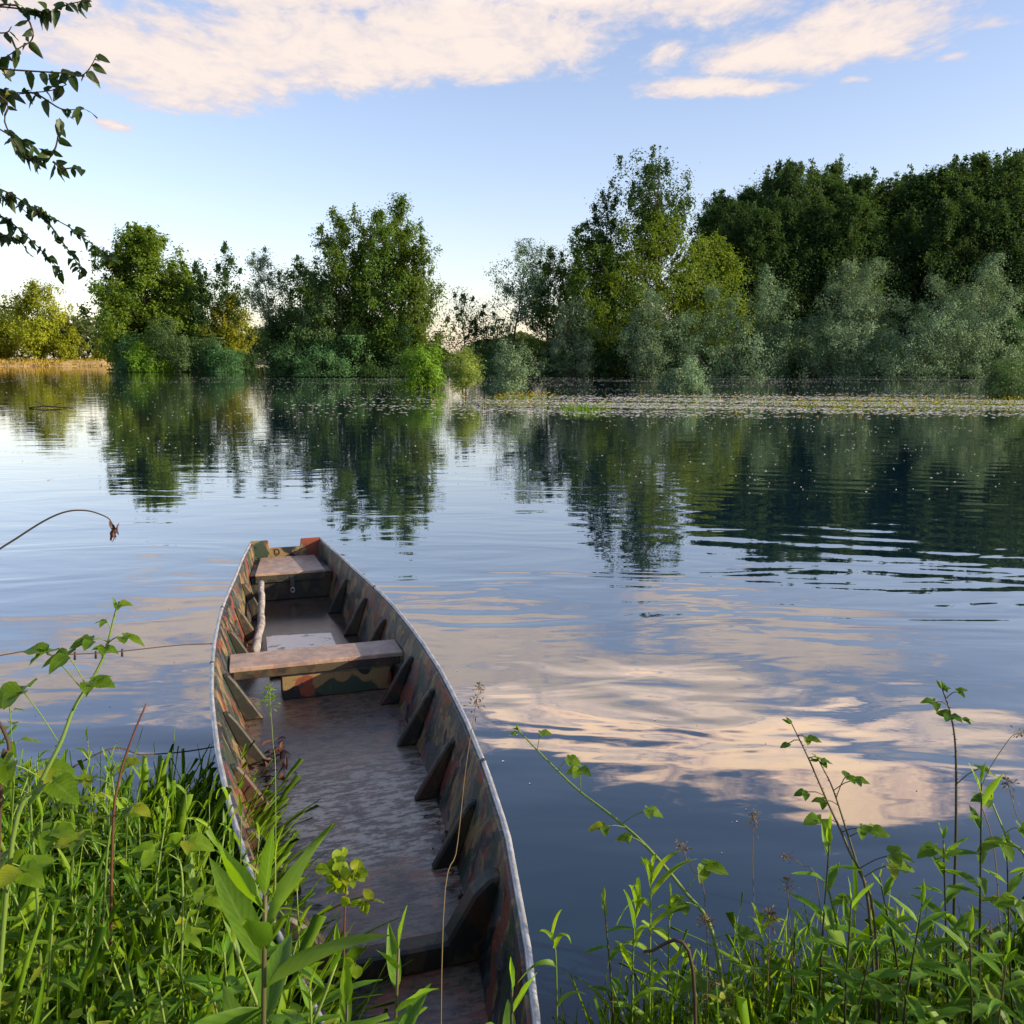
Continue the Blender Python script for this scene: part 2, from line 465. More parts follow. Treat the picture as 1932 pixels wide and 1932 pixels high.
def camo_mat(name, mode):
    m, n = material(name)
    g = n.n('ShaderNodeTexCoord').outputs['Object']
    g = n.v('ADD', g, n.v('MULTIPLY', n.n('ShaderNodeTexNoise', {'Vector': g, 'Scale': 5.0, 'Detail': 2}).outputs[1], (.12, .12, .12)))
    a = n.noise(n.mapping(g, scale=(1, 1, .9)), 5.0, 1.5, 0.4, 0.3)
    b = n.noise(n.mapping(g, loc=(3, 7, 1), scale=(1, 1, .8)), 5.2, 1.5, 0.4, 0.3)
    c2 = n.noise(n.mapping(g, loc=(9, 2, 5)), 7.0, 1.5, 0.4, 0.3)
    tan, rust, green, black = (.22, .145, .06), (.185, .046, .022), (.025, .048, .028), (.013, .013, .015)
    col = n.mix(n.ramp(a, 0.485, 0.515), tan, green)
    col = n.mix(n.ramp(b, 0.545, 0.575), col, rust)
    col = n.mix(n.ramp(c2, 0.55, 0.58), col, black)
    fine = n.noise(g, 55, 5, 0.7)
    mid = n.noise(n.mapping(g, scale=(1, 1, .45)), 13, 4, 0.65)
    peel = n.noise(n.mapping(g, loc=(3, 1, 7)), 7.5, 8, .75)
    col = n.mix(n.ramp(peel, 0.555, 0.60, 0, .85), col, (.055, .045, .034))
    col = n.mix(n.ramp(peel, 0.40, 0.36, 0, .5), col, (.21, .17, .12))
    if mode == 'wall':
        col = n.mix(n.ramp(mid, 0.50, 0.60, 0, .8), col, (.060, .070, .080))
        drip = n.noise(n.mapping(g, scale=(6, 6, .7)), 5, 4, .6)
        col = n.mix(n.ramp(drip, 0.52, 0.66, 0, .7), col, (.035, .03, .028))
        col = n.mix(n.ramp(fine, 0.60, 0.68, 0, .6), col, (.45, .38, .28))
        col = n.mix(n.ramp(fine, 0.42, 0.34, 0, .7), col, (.03, .025, .02))
        ro = 0.42
    elif mode == 'panel':
        col = n.mix(n.ramp(fine, 0.42, 0.34, 0, .6), col, (.03, .025, .02))
        ro = 0.5
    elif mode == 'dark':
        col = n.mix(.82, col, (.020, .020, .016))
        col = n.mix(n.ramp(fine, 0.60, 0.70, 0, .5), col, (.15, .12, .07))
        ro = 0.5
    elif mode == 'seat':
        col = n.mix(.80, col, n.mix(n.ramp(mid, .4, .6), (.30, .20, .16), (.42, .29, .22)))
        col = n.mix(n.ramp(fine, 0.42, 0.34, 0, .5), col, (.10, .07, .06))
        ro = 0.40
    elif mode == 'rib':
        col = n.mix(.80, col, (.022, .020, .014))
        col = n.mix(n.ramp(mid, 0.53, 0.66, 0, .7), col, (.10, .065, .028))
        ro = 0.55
    elif mode == 'hull':
        col = n.mix(.55, col, (.03, .03, .03))
        ro = 0.5
    bmp = n.n('ShaderNodeBump', {'Strength': 0.35, 'Distance': 0.004, 'Height': n.m('ADD', fine, mid)})
    bs = n.n('ShaderNodeBsdfPrincipled', {'Base Color': col, 'Roughness': n.m('ADD', ro - .1, n.m('MULTIPLY', fine, .25)), 'Specular IOR Level': .45, 'Normal': bmp})
    n.n('ShaderNodeOutputMaterial', {0: bs.outputs[0]})
    return m


for k in ('wall', 'panel', 'dark', 'seat', 'rib', 'hull'):
    M['camo_' + k] = camo_mat('camouflage_' + k, k)

m, n = material('worn_floor')
g = n.n('ShaderNodeTexCoord').outputs['Object']
cam1 = n.noise(g, 3.4, 2, .45, .4)
cam2 = n.noise(n.mapping(g, loc=(5, 3, 0)), 3.6, 2, .45, .4)
fine = n.noise(n.mapping(g, scale=(1, 2.2, 1)), 26, 6, 0.72)
fine2 = n.noise(g, 90, 4, 0.7)
streak = n.noise(n.mapping(g, rot=(0, 0, R(6)), scale=(1, 3.0, 1)), 11, 6, 0.78)
big = n.noise(n.mapping(g, loc=(1, 2.3, 0)), 1.3, 2)
c = n.mix(n.ramp(fine, .35, .65), (.058, .036, .021), (.165, .112, .070))
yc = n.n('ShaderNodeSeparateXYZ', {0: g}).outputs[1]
near = n.ramp(yc, -4.6, -5.3, .30, .85)
worn = n.ramp(n.noise(g, 9, 5, .7), .40, .58)
c = n.mix(n.m('MULTIPLY', n.m('MULTIPLY', n.ramp(cam1, .54, .57), near), worn), c, (.30, .095, .05))
c = n.mix(n.m('MULTIPLY', n.ramp(cam2, .55, .58), near), c, (.05, .052, .06))
c = n.mix(n.m('MULTIPLY', n.ramp(streak, .46, .55), n.m('MULTIPLY', n.ramp(big, .30, .50), n.m('MULTIPLY', n.ramp(yc, -3.7, -4.4, .12, 1), n.ramp(yc, -5.4, -5.1, .25, 1)))), c, (.42, .355, .27))
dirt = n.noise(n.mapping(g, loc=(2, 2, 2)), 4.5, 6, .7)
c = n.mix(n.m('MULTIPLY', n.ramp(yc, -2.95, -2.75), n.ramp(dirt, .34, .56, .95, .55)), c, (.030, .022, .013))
c = n.mix(n.ramp(dirt, .54, .66, 0, .75), c, (.035, .026, .02))
c = n.mix(n.ramp(fine2, .38, .30, 0, .8), c, (.025, .02, .018))
c = n.mix(n.ramp(fine2, .66, .72, 0, .5), c, (.34, .28, .24))
bmp = n.n('ShaderNodeBump', {'Strength': 0.4, 'Distance': 0.003, 'Height': n.m('ADD', fine, streak)})
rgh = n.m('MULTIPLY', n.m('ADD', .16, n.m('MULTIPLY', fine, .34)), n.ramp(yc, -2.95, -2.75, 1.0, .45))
bs = n.n('ShaderNodeBsdfPrincipled', {'Base Color': c, 'Roughness': rgh, 'Specular IOR Level': .7, 'Normal': bmp})
n.n('ShaderNodeOutputMaterial', {0: bs.outputs[0]})
M['floor'] = m

m, n = material('aluminium_rail')
g = n.n('ShaderNodeTexCoord').outputs['Object']
a = n.noise(n.mapping(g, scale=(1, .3, 1)), 40, 4, 0.7)
bs = n.n('ShaderNodeBsdfPrincipled', {'Base Color': n.mix(n.ramp(a, .35, .7), (.34, .335, .33), (.62, .61, .60)), 'Metallic': .65, 'Roughness': .48})
n.n('ShaderNodeOutputMaterial', {0: bs.outputs[0]})
M['rail'] = m

m, n = material('painted_cloud_reflection')  # warm cream colour paints the clouds mirrored in the wet boat bottom
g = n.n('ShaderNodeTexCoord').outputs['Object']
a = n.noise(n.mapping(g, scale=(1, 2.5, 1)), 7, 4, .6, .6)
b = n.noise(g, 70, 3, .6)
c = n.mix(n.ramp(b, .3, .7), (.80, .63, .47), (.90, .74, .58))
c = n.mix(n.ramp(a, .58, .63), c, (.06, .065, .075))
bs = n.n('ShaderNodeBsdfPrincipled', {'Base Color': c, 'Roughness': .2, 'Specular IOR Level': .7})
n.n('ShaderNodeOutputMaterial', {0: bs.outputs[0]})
M['cloud_reflection'] = m
M['driftwood'] = bark_mat('driftwood', (.16, .14, .13), (.38, .34, .31), .8, 30)
m, n = material('dark_metal')
bs = n.n('ShaderNodeBsdfPrincipled', {'Base Color': (.10, .09, .085, 1), 'Metallic': .8, 'Roughness': .45})
n.n('ShaderNodeOutputMaterial', {0: bs.outputs[0]})
M['darkmetal'] = m
m, n = material('black_paint')
bs = n.n('ShaderNodeBsdfPrincipled', {'Base Color': (.012, .012, .014, 1), 'Roughness': .6})
n.n('ShaderNodeOutputMaterial', {0: bs.outputs[0]})
M['black'] = m

# ------------------------------------------------------------------ boat frame of reference
BO = np.array([-2.093, 8.046])
BTH = R(17.5)
BAX = np.array([-math.sin(BTH), math.cos(BTH)])
BPR = np.array([math.cos(BTH), math.sin(BTH)])
GS = [0, .67, 1.3, 1.65, 2.1, 2.4, 2.9, 3.3, 3.8, 4.1, 4.5, 5.0, 5.5, 6.1, 6.4, 6.95]
GW = [.318, .40, .46, .50, .545, .567, .588, .595, .59, .575, .552, .505, .44, .315, .24, .10]
def gun(s): return np.interp(s, GS, GW)
def chine(s): return gun(s) * np.interp(s, [0, .6, 3.3, 7], [.86, .82, .775, .76])
ZG, ZF, ZB = .42, .06, -.08


def boat_sw(x, y):
    q = np.stack([x - BO[0], y - BO[1]], -1)
    return -(q @ BAX), q @ BPR


# ------------------------------------------------------------------ ground and water
SHX = [-60, -8, -4, -2.2, -1.6, -1.0, -.55, .2, .8, 2, 4, 9, 60]
SHY = [9, 5.0, 4.0, 3.50, 3.20, 2.72, 2.4, 2.3, 2.42, 2.7, 3.0, 4.2, 12]


def sstep(a, b, x):
    t = np.clip((x - a) / (b - a), 0, 1)
    return t * t * (3 - 2 * t)


def ground_z(x, y):
    x, y = np.asarray(x, float), np.asarray(y, float)
    d = np.interp(x, SHX, SHY) - y                                    # > 0 on the near bank
    z = np.where(d > 0, .36 * sstep(-.1, 1.3, d) + .02 * np.clip(d - 1.3, 0, 40), np.maximum(d * .3, -1.0))
    z = z + np.where(d > .2, .03 * np.sin(x * 3.1 + y * 1.7) * np.cos(y * 2.3 - x), 0)
    s, w = boat_sw(x, y)
    k = (1 - sstep(.06, .30, np.abs(w) - gun(s))) * (1 - sstep(7.0, 7.4, s)) * sstep(-.4, 0, s)
    z = z * (1 - k) + np.minimum(z, -.16) * k
    # far shores: right shore, island on the left, land behind
    sh = 106 + 3 * np.sin(x * .11) + np.where(x > 45, -(x - 45) * .25, 0)
    right = sstep(0, 6, y - sh) * sstep(-.285, -.262, x / np.maximum(y, 1))
    isl = sstep(0, 4, 7.5 - np.hypot((x + 54.5) / 1.15, (y - 153)))
    backl = sstep(0, 8, y - 330)
    land = np.maximum(right, backl)
    return np.where(y > 60, -1 + 1.45 * land, z)


def axis(parts):
    out = []
    for a, b, n_ in parts:
        out.append(np.linspace(a, b, n_, endpoint=False))
    return np.concatenate(out + [[parts[-1][1]]])


gx = axis([(-3000, -400, 8), (-400, -100, 30), (-100, -8, 60), (-8, -3.5, 14), (-3.5, 3.5, 110), (3.5, 9, 16), (9, 100, 50), (100, 400, 20), (400, 3000, 8)])
gy = axis([(-400, -10, 10), (-10, 0, 16), (0, 6.5, 110), (6.5, 12, 12), (12, 95, 18), (95, 175, 54), (175, 240, 10), (240, 420, 30), (420, 4500, 12)])
X, Y = np.meshgrid(gx, gy)
Z = ground_z(X, Y)
mb = MB()
nx, ny = len(gx), len(gy)
i = np.arange(ny - 1)[:, None] * nx
j = np.arange(nx - 1)[None, :]
q = np.stack([i + j, i + j + 1, i + nx + j + 1, i + nx + j], -1).reshape(-1, 4)
mb.add(np.stack([X, Y, Z], -1), q)
tag(mb.build('ground', M['ground']), kind='structure')

mb = MB()
wx_ = axis([(-1500, 1500, 6)])
mb.add([(-1500, -3, 0), (1500, -3, 0), (1500, 900, 0), (-1500, 900, 0)], [(0, 1, 2, 3)])
tag(mb.build('water', M['water'], smooth=False), kind='structure')

# far dry bank on the left
mb = MB()
xs = np.linspace(-190, -92, 70)
ys = np.array([238, 241, 244, 262, 300])
Xb, Yb = np.meshgrid(xs, ys)
prof_ = np.array([-.6, .7, 1.3, 1.4, -.5])[:, None]
Zb = prof_ + np.where(prof_ > 0, .35 * np.sin(Xb * .21) + .25 * np.sin(Xb * .57 + 1), 0)
Zb = Zb * sstep(-92, -99, Xb) - .6 * (1 - sstep(-92, -99, Xb))
i = np.arange(len(ys) - 1)[:, None] * len(xs)
j = np.arange(len(xs) - 1)[None, :]
mb.add(np.stack([Xb, Yb, Zb], -1), np.stack([i + j, i + j + 1, i + len(xs) + j + 1, i + len(xs) + j], -1).reshape(-1, 4))
tag(mb.build('far_bank', M['meadow']), kind='structure')

mb = MB()
k = 5000
P = np.stack([rng.uniform(-175, -97, k), rng.uniform(239, 262, k), rng.uniform(.7, 1.9, k)], -1)
P[:, 2] = np.interp(P[:, 1], [238, 241, 244, 262], [-.4, .6, 1.1, 1.2])
leaves(mb, P, np.stack([rng.normal(0, .4, k), rng.normal(0, .4, k), np.ones(k)], -1), rng.normal(0, 1, (k, 3)) + [0, -1, 0], rng.uniform(.5, 1.3, k), .5, 0, p_blade, 0, 1)
tag(mb.build('dry_grass', M['drygrass']), 'golden dry grass on the far bank at the left', 'grass', kind='stuff')


# ------------------------------------------------------------------ trees
def prof_round(u): return np.sqrt(np.clip(1 - (2 * u - 1) ** 2, 0.03, 1))
def prof_egg(u): return np.where(u < .35, np.sqrt(np.clip(1 - ((.35 - u) / .40) ** 2, .05, 1)), np.clip(1 - ((u - .35) / .70) ** 2.3, .10, 1))
def prof_cone(u): return np.clip((1 - u) ** .75 * (0.55 + np.minimum(u * 3, .45)), .05, 1)
def prof_shrub(u): return np.where(u < .3, .85 + .5 * u, np.clip(1 - ((u - .3) / .74) ** 1.6, .08, 1))
def prof_top(u): return np.clip(.35 + .65 * u ** .8, .1, 1) * np.sqrt(np.clip(1 - ((u - .7) / .34) ** 2 * (u > .7), .05, 1))


def grow(H, cw, cb=.25, prof=prof_egg, nb=46, nleaf=7000, leaf=(.34, .2), up=.6, tr=.22, stems=1, lean=(0, 0), sig=.42, spread=.18, gap=.0, twigs=True, vert=1.0, sub=5, spike=0):
    """trunk and crown of one tree standing at the origin"""
    tk, cr = MB(), MB()
    base = []
    for s_ in range(stems):
        off = np.array([0, 0.0]) if stems == 1 else rng.normal(0, spread * cw / 2, 2)
        hh = H * (1 if s_ == 0 else rng.uniform(.78, .97))
        nseg = 9
        z = np.linspace(0, hh * .97, nseg)
        f = z / H
        wob = np.cumsum(rng.normal(0, .012 * H, (nseg, 2)), 0) * f[:, None]
        xy = wob + off * np.sqrt(f)[:, None] * 1.0 + np.array(lean) * (f ** 1.3)[:, None] + (off * .12)
        pts = np.column_stack([xy, z])
        pts[0, 2] = -.9
        tube(tk, pts, np.interp(np.linspace(0, 1, nseg), [0, .1, 1], [tr * 1.25, tr, tr * .12]) / math.sqrt(stems), 6)
        base.append((pts, hh))
    cen, csig = [], []
    spr = []
    for b_ in range(nb):
        pts, hh = base[b_ % stems]
        u = (b_ + rng.uniform(.1, .9)) / nb
        u = u ** .9
        if gap and rng.random() < gap:
            continue
        zt = hh * (cb + (1 - cb) * u)
        r = cw / 2 * prof(np.array(u)) * rng.uniform(.7, 1.25) * (1 if stems == 1 else .72)
        a = rng.uniform(0, 2 * np.pi)
        z0 = max(zt - r * up, hh * cb * .55)
        p0 = np.array([np.interp(z0, pts[:, 2], pts[:, 0]), np.interp(z0, pts[:, 2], pts[:, 1]), z0])
        d = np.array([math.cos(a), math.sin(a), 0])
        p2 = np.array([np.interp(min(zt, hh * .97), pts[:, 2], pts[:, 0]), np.interp(min(zt, hh * .97), pts[:, 2], pts[:, 1]), 0]) + d * r
        p2[2] = zt + rng.normal(0, .02 * H)
        p1 = (p0 + p2) / 2 + np.array([0, 0, -.08 * r]) + rng.normal(0, .05 * r + .02, 3)
        bp = spline([p0, p1, p2], 5)
        tube(tk, bp, np.linspace(tr * .28 * (1 - .6 * u) + .012, .012, 5), 4, cap=False)
        ns = max(2, int(sub * (0.5 + r / (cw / 2))))
        tt = rng.uniform(.3, 1.05, ns)
        cc = np.stack([np.interp(tt, np.linspace(0, 1, 5), bp[:, c_]) for c_ in range(3)], -1)
        cc += rng.normal(0, .14 * r + .08, (ns, 3))
        cen.append(cc)
        if u > .35 and spike:
            for _ in range(spike):
                b0 = cc[rng.integers(len(cc))]
                hs = rng.uniform(.25, 1.0) * .055 * H
                spr.append(np.stack([b0 + rng.normal(0, .06, 3) * [1, 1, 0] * q_ + [rng.normal(0, .12) * q_, rng.normal(0, .12) * q_, hs * q_] for q_ in np.linspace(.1, 1, 6)]))
    cen = np.concatenate(cen + [np.array([[b[0][-1, 0], b[0][-1, 1], b[1] * .985]]) for b in base])
    w = rng.gamma(2.2, 1, len(cen))
    idx = rng.choice(len(cen), nleaf, p=w / w.sum())
    s3 = sig * rng.uniform(.6, 1.3, len(cen))[idx]
    P = cen[idx] + rng.normal(0, 1, (nleaf, 3)) * np.stack([s3, s3, s3 * vert], -1)
    P[:, 2] = np.clip(P[:, 2], .05, H * 1.02)
    off_ = P - cen[idx]
    cmid = np.array([cen[:, 0].mean(), cen[:, 1].mean(), cen[:, 2].mean()])
    N = unit(off_) * .5 + unit(P - cmid) * .6 + rng.normal(0, .42, (nleaf, 3)) + np.array([0, 0, .45])
    D = np.cross(N, rng.normal(0, 1, (nleaf, 3)))
    D[:, 2] += .25 * vert
    if spr:
        sc_ = np.concatenate(spr)
        m_ = len(sc_) * 9
        Ps = np.repeat(sc_, 9, 0) + rng.normal(0, .14, (m_, 3)) * (leaf[0] / .34)
        Ns = unit(rng.normal(0, 1, (m_, 3))) + unit(Ps - cmid) * .6
        Ds = rng.normal(0, .6, (m_, 3)) + [0, 0, .9]
        P = np.concatenate([P, Ps]); N = np.concatenate([N, Ns]); D = np.concatenate([D, Ds])
        idx = np.concatenate([idx, np.zeros(m_, int)]); nleaf += m_
    tint = np.clip(rng.random(len(cen))[idx] * .65 + rng.random(nleaf) * .35, 0, 1)
    leaves2(cr, P, D, N, leaf[0] * rng.uniform(.6, 1.3, nleaf), leaf[1] * rng.uniform(.7, 1.2, nleaf), tint)
    return tk, cr


def leaves2(mb, P, D, N, L, Wd, tint):
    """small diamond leaves, four corners each, a little bent"""
    D = unit(D); S = unit(np.cross(D, N)); N = np.cross(S, D)
    k = len(P)
    Lc, Wc = L[:, None], Wd[:, None] / 2
    v = np.stack([P - D * Lc / 2, P + S * Wc + N * Wc * .4, P + D * Lc / 2, P - S * Wc + N * Wc * .4], 1)
    q = np.arange(k * 4).reshape(-1, 4)
    mb.add(v, q, tint=np.repeat(tint, 4))


def tree(name, label, cat, px_, top, Yd, wpx, mat, base_z=.2, group=None, bark='bark', **kw):
    p = at(px_, 690, Yd)
    H = at(px_, top, Yd)[2] - base_z
    cw = wpx / FPX * Yd * (1.0 if Yd < 70 else 1.2 if Yd < 130 else 1.12 if Yd < 200 else 1.0)
    kw['nleaf'] = int(kw['nleaf'] * (1.15 if name in ('thin_poplar', 'sapling') else 2.2))
    if name in ('thin_poplar', 'sapling'):
        cw *= 1.25; kw['sig'] = .6; kw['gap'] = .1
    kw['leaf'] = (kw['leaf'][0] * .88, kw['leaf'][1] * .92)
    if name in ('thin_poplar', 'tall_tree', 'dense_tree', 'slender_tree', 'broadleaf_tree', 'sapling', 'willow_shrub') and Yd < 200:
        kw['spike'] = 1
    tk, cr = grow(H, cw, **kw)
    r = empty(name, (p[0], Yd, base_z), 0)
    tk.build('trunk', M[bark], r)
    cr.build('crown', M[mat], r, smooth=False)
    return tag(r, label, cat, group)


BUSH = dict(cb=.04, prof=prof_shrub, nb=34, up=.5, tr=.07, stems=3, sig=.34, spread=.5, leaf=(.24, .11))

# far left bank
tree('broadleaf_tree', 'golden sunlit round crowned tree standing alone on the far left bank', 'tree', 78, 530, 250, 104, 'golden', 1.1, cb=.12, prof=prof_round, nb=44, nleaf=6000, leaf=(.75, .5), tr=.4, sig=.85)
tree('broadleaf_tree', 'low golden tree cut by the left edge of the photo on the far bank', 'tree', -2, 600, 252, 64, 'golden', 1.1, cb=.05, prof=prof_round, nb=30, nleaf=3600, leaf=(.75, .5), tr=.3, sig=.9)
tree('bush', 'yellow green round bush right of the lone golden tree', 'bush', 136, 618, 250, 46, 'golden', 1.1, cb=.03, prof=prof_shrub, nb=24, nleaf=2400, leaf=(.6, .4), tr=.15, sig=.6)
tree('bush', 'small yellow green bush near the dark end of the far left bank', 'bush', 190, 641, 248, 30, 'golden', 1.1, cb=.03, prof=prof_shrub, nb=18, nleaf=1300, leaf=(.55, .35), tr=.12, sig=.5)

# island on the left
tree('dense_tree', 'big dense golden green tree with peaked crown on the left island', 'tree', 283, 432, 150, 178, 'olive', cb=.06, prof=prof_egg, nb=120, nleaf=26000, leaf=(.58, .38), tr=.4, sig=.55, up=.8, sub=6)
tree('dense_tree', 'dark slim tree at the left flank of the big island tree', 'tree', 236, 480, 152, 44, 'poplar', cb=.08, prof=prof_egg, nb=44, nleaf=4200, leaf=(.44, .28), tr=.22, sig=.5, up=.9)
tree('dense_tree', 'tree of medium height filling the right shoulder of the big island tree', 'tree', 350, 520, 151, 78, 'olive', cb=.06, prof=prof_egg, nb=50, nleaf=5600, leaf=(.44, .28), tr=.25, sig=.5, up=.9)
tree('thin_poplar', 'thin airy poplar between the big island tree and its tallest thin neighbour', 'tree', 393, 492, 147, 40, 'forest', cb=.3, prof=prof_egg, nb=30, nleaf=1300, leaf=(.5, .32), tr=.16, sig=.42, up=1.2, gap=.2)
tree('thin_poplar', 'tall thin sparse poplar at the right of the left island', 'tree', 434, 470, 147, 50, 'forest', cb=.3, prof=prof_egg, nb=32, nleaf=1700, leaf=(.5, .32), tr=.18, sig=.42, up=1.1, gap=.2)
tree('broadleaf_tree', 'golden lit leafy tree at the right end of the left island', 'tree', 436, 556, 148, 70, 'golden', cb=.05, prof=prof_round, nb=50, nleaf=5000, leaf=(.42, .26), tr=.2, sig=.55)
tree('willow_bush', 'blue green willow bush low in front of the thin island poplars', 'bush', 371, 606, 141, 104, 'bush', .1, nleaf=5200, **{**BUSH, 'sig': .55, 'leaf': (.38, .18)})
tree('willow_bush', 'yellow green bush leaning over water below the big island tree', 'bush', 292, 642, 140, 92, 'brightbush', .1, nleaf=3800, **{**BUSH, 'sig': .5, 'leaf': (.36, .18)})
tree('willow_bush', 'dark bush at the left foot of the big island tree', 'bush', 236, 632, 141, 66, 'bush', .1, nleaf=3600, **{**BUSH, 'sig': .5, 'leaf': (.36, .18)})
tree('willow_bush', 'flat dark green bush at the right water edge of the left island', 'bush', 436, 662, 139, 90, 'bush', .05, nleaf=3200, **{**BUSH, 'sig': .45, 'leaf': (.36, .18)})

for x_, tp_, w_, mt_, lb_ in [(265, 652, 74, 'bush', 'dark green bush at the water under the left half of the big island tree'), (330, 655, 74, 'brightbush', 'yellow green bush between the two willow bushes of the left island'),
                            (405, 640, 80, 'bush', 'blue green bush under the thin island poplars beside the golden leafy tree'), (455, 668, 36, 'forest', 'last dark low bush at the right tip of the left island')]:
    tree('willow_bush', lb_, 'bush', x_, tp_, 143, w_, mt_, .05, nleaf=3000, **{**BUSH, 'sig': .5, 'leaf': (.38, .18)})

# middle group
tree('slender_tree', 'pale airy slender tree at the left of the middle tree group', 'tree', 517, 476, 109, 64, 'willow', cb=.35, prof=prof_round, nb=34, nleaf=2600, leaf=(.3, .15), tr=.13, sig=.38, up=.9, bark='palebark')
tree('slender_tree', 'airy tree between the pale slender tree and the tall leafy pair', 'tree', 575, 490, 110, 92, 'poplar', cb=.2, prof=prof_egg, nb=46, nleaf=4200, leaf=(.34, .2), tr=.17, sig=.42, up=.8)
tree('tall_tree', 'tall open crowned tree forming the left half of the leafy pair', 'tree', 655, 390, 107, 120, 'poplar', cb=.16, prof=prof_egg, nb=72, nleaf=7600, leaf=(.36, .22), tr=.26, sig=.40, up=1.1, stems=3, spread=.4)
tree('tall_tree', 'tallest tree of the middle group with a narrow pointed top', 'tree', 742, 366, 106, 118, 'poplar', cb=.14, prof=prof_egg, nb=84, nleaf=9500, leaf=(.36, .22), tr=.28, sig=.42, up=1.1, stems=2, spread=.3)
tree('tall_tree', 'leafy tree standing behind the gap of the leafy pair', 'tree', 700, 418, 111, 120, 'poplar', cb=.1, prof=prof_egg, nb=70, nleaf=7000, leaf=(.36, .22), tr=.22, sig=.46, up=1.0, stems=2, spread=.3)
tree('broadleaf_tree', 'lower blue green tree at the left foot of the leafy pair', 'tree', 612, 520, 106, 90, 'bush', cb=.06, prof=prof_egg, nb=50, nleaf=5000, leaf=(.32, .18), tr=.16, sig=.45)
tree('tall_tree', 'lower rounded tree at the right shoulder of the middle group', 'tree', 797, 428, 106, 92, 'poplar', cb=.22, prof=prof_egg, nb=56, nleaf=5000, leaf=(.36, .22), tr=.2, sig=.42, up=1.0, stems=2, spread=.3)
tree('willow_bush', 'dark bush at the left end of the middle group', 'bush', 532, 590, 106, 62, 'forest', .1, nleaf=4800, **{**BUSH, 'sig': .45, 'leaf': (.3, .15)})
tree('willow_bush', 'wide blue green bush under the tall open crowned tree', 'bush', 625, 636, 103, 150, 'bush', .1, nleaf=6000, **{**BUSH, 'sig': .42, 'leaf': (.3, .14)})
tree('willow_bush', 'dark bush under the tallest tree of the middle group', 'bush', 728, 612, 104, 110, 'forest', .1, nleaf=5600, **{**BUSH, 'sig': .45, 'leaf': (.3, .15)})
tree('sapling', 'small thin tree standing alone against the bright gap', 'tree', 880, 546, 112, 52, 'forest', cb=.25, prof=prof_round, nb=26, nleaf=1300, leaf=(.32, .18), tr=.1, sig=.36, up=.8)
tree('sapling', 'short thin tree left of the slim leaning tree', 'tree', 915, 580, 113, 50, 'forest', cb=.15, prof=prof_round, nb=26, nleaf=1800, leaf=(.32, .18), tr=.1, sig=.36, up=.8)
tree('willow_bush', 'dark low bush behind the bright green bush', 'bush', 812, 632, 112, 90, 'olive', .2, nleaf=3600, **{**BUSH, 'sig': .45, 'leaf': (.3, .15)})

# centre
tree('leaning_tree', 'slim open tree leaning right at the left end of the right wood', 'tree', 962, 456, 112, 96, 'willow', cb=.45, prof=prof_round, nb=40, nleaf=3000, leaf=(.32, .18), tr=.15, sig=.42, up=.7, lean=(2.2, 0))
tree('slender_tree', 'thin dark tree right of the slim leaning tree', 'tree', 1035, 470, 113, 78, 'poplar', cb=.15, prof=prof_egg, nb=46, nleaf=3800, leaf=(.34, .2), tr=.16, sig=.42, up=.9)
tree('broadleaf_tree', 'leafy tree with a blunt top left of the tallest tree', 'tree', 1086, 428, 112, 84, 'poplar', cb=.12, prof=prof_egg, nb=54, nleaf=5600, leaf=(.36, .22), tr=.2, sig=.46, up=.9)
tree('tall_tree', 'open sparse tree just left of the tallest tree', 'tree', 1140, 364, 114, 76, 'forest', cb=.5, prof=prof_round, nb=34, nleaf=2200, leaf=(.38, .24), tr=.2, sig=.42, up=1.0, gap=.1)
tree('tall_tree', 'tallest tree with an open dark crown above all the others', 'tree', 1238, 298, 112, 128, 'forest', cb=.58, prof=prof_top, nb=60, nleaf=3400, leaf=(.40, .25), tr=.32, sig=.46, up=1.1, lean=(1.2, 0))
tree('broadleaf_tree', 'broad olive green tree below the tallest crown', 'tree', 1248, 408, 110, 238, 'olive', cb=.06, prof=prof_egg, nb=120, nleaf=17000, leaf=(.36, .22), tr=.34, sig=.52, up=.7, sub=6)
tree('broadleaf_tree', 'olive green tree filling the gap left of the broad olive tree', 'tree', 1135, 470, 109, 150, 'poplar', cb=.05, prof=prof_egg, nb=60, nleaf=6500, leaf=(.34, .2), tr=.2, sig=.5)
tree('broadleaf_tree', 'low olive tree under the left side of the broad olive tree', 'tree', 1180, 480, 107, 130, 'olive', cb=.05, prof=prof_egg, nb=60, nleaf=6000, leaf=(.34, .2), tr=.2, sig=.5)
tree('broadleaf_tree', 'bright olive tree with long side limbs right of the broad olive tree', 'tree', 1335, 452, 111, 110, 'olive', cb=.1, prof=prof_egg, nb=60, nleaf=6500, leaf=(.36, .22), tr=.2, sig=.5)
tree('willow_shrub', 'pale silver willow left of the broad olive tree', 'willow', 1082, 562, 103, 96, 'willow', .05, nleaf=5400, cb=.06, prof=prof_egg, nb=46, up=.6, tr=.1, stems=2, sig=.4, spread=.4, leaf=(.26, .11))
tree('willow_shrub', 'pale silver willow with round head under the tallest tree', 'willow', 1232, 574, 101, 92, 'willow', .05, nleaf=5200, cb=.06, prof=prof_egg, nb=46, up=.6, tr=.1, stems=2, sig=.4, spread=.4, leaf=(.26, .11))

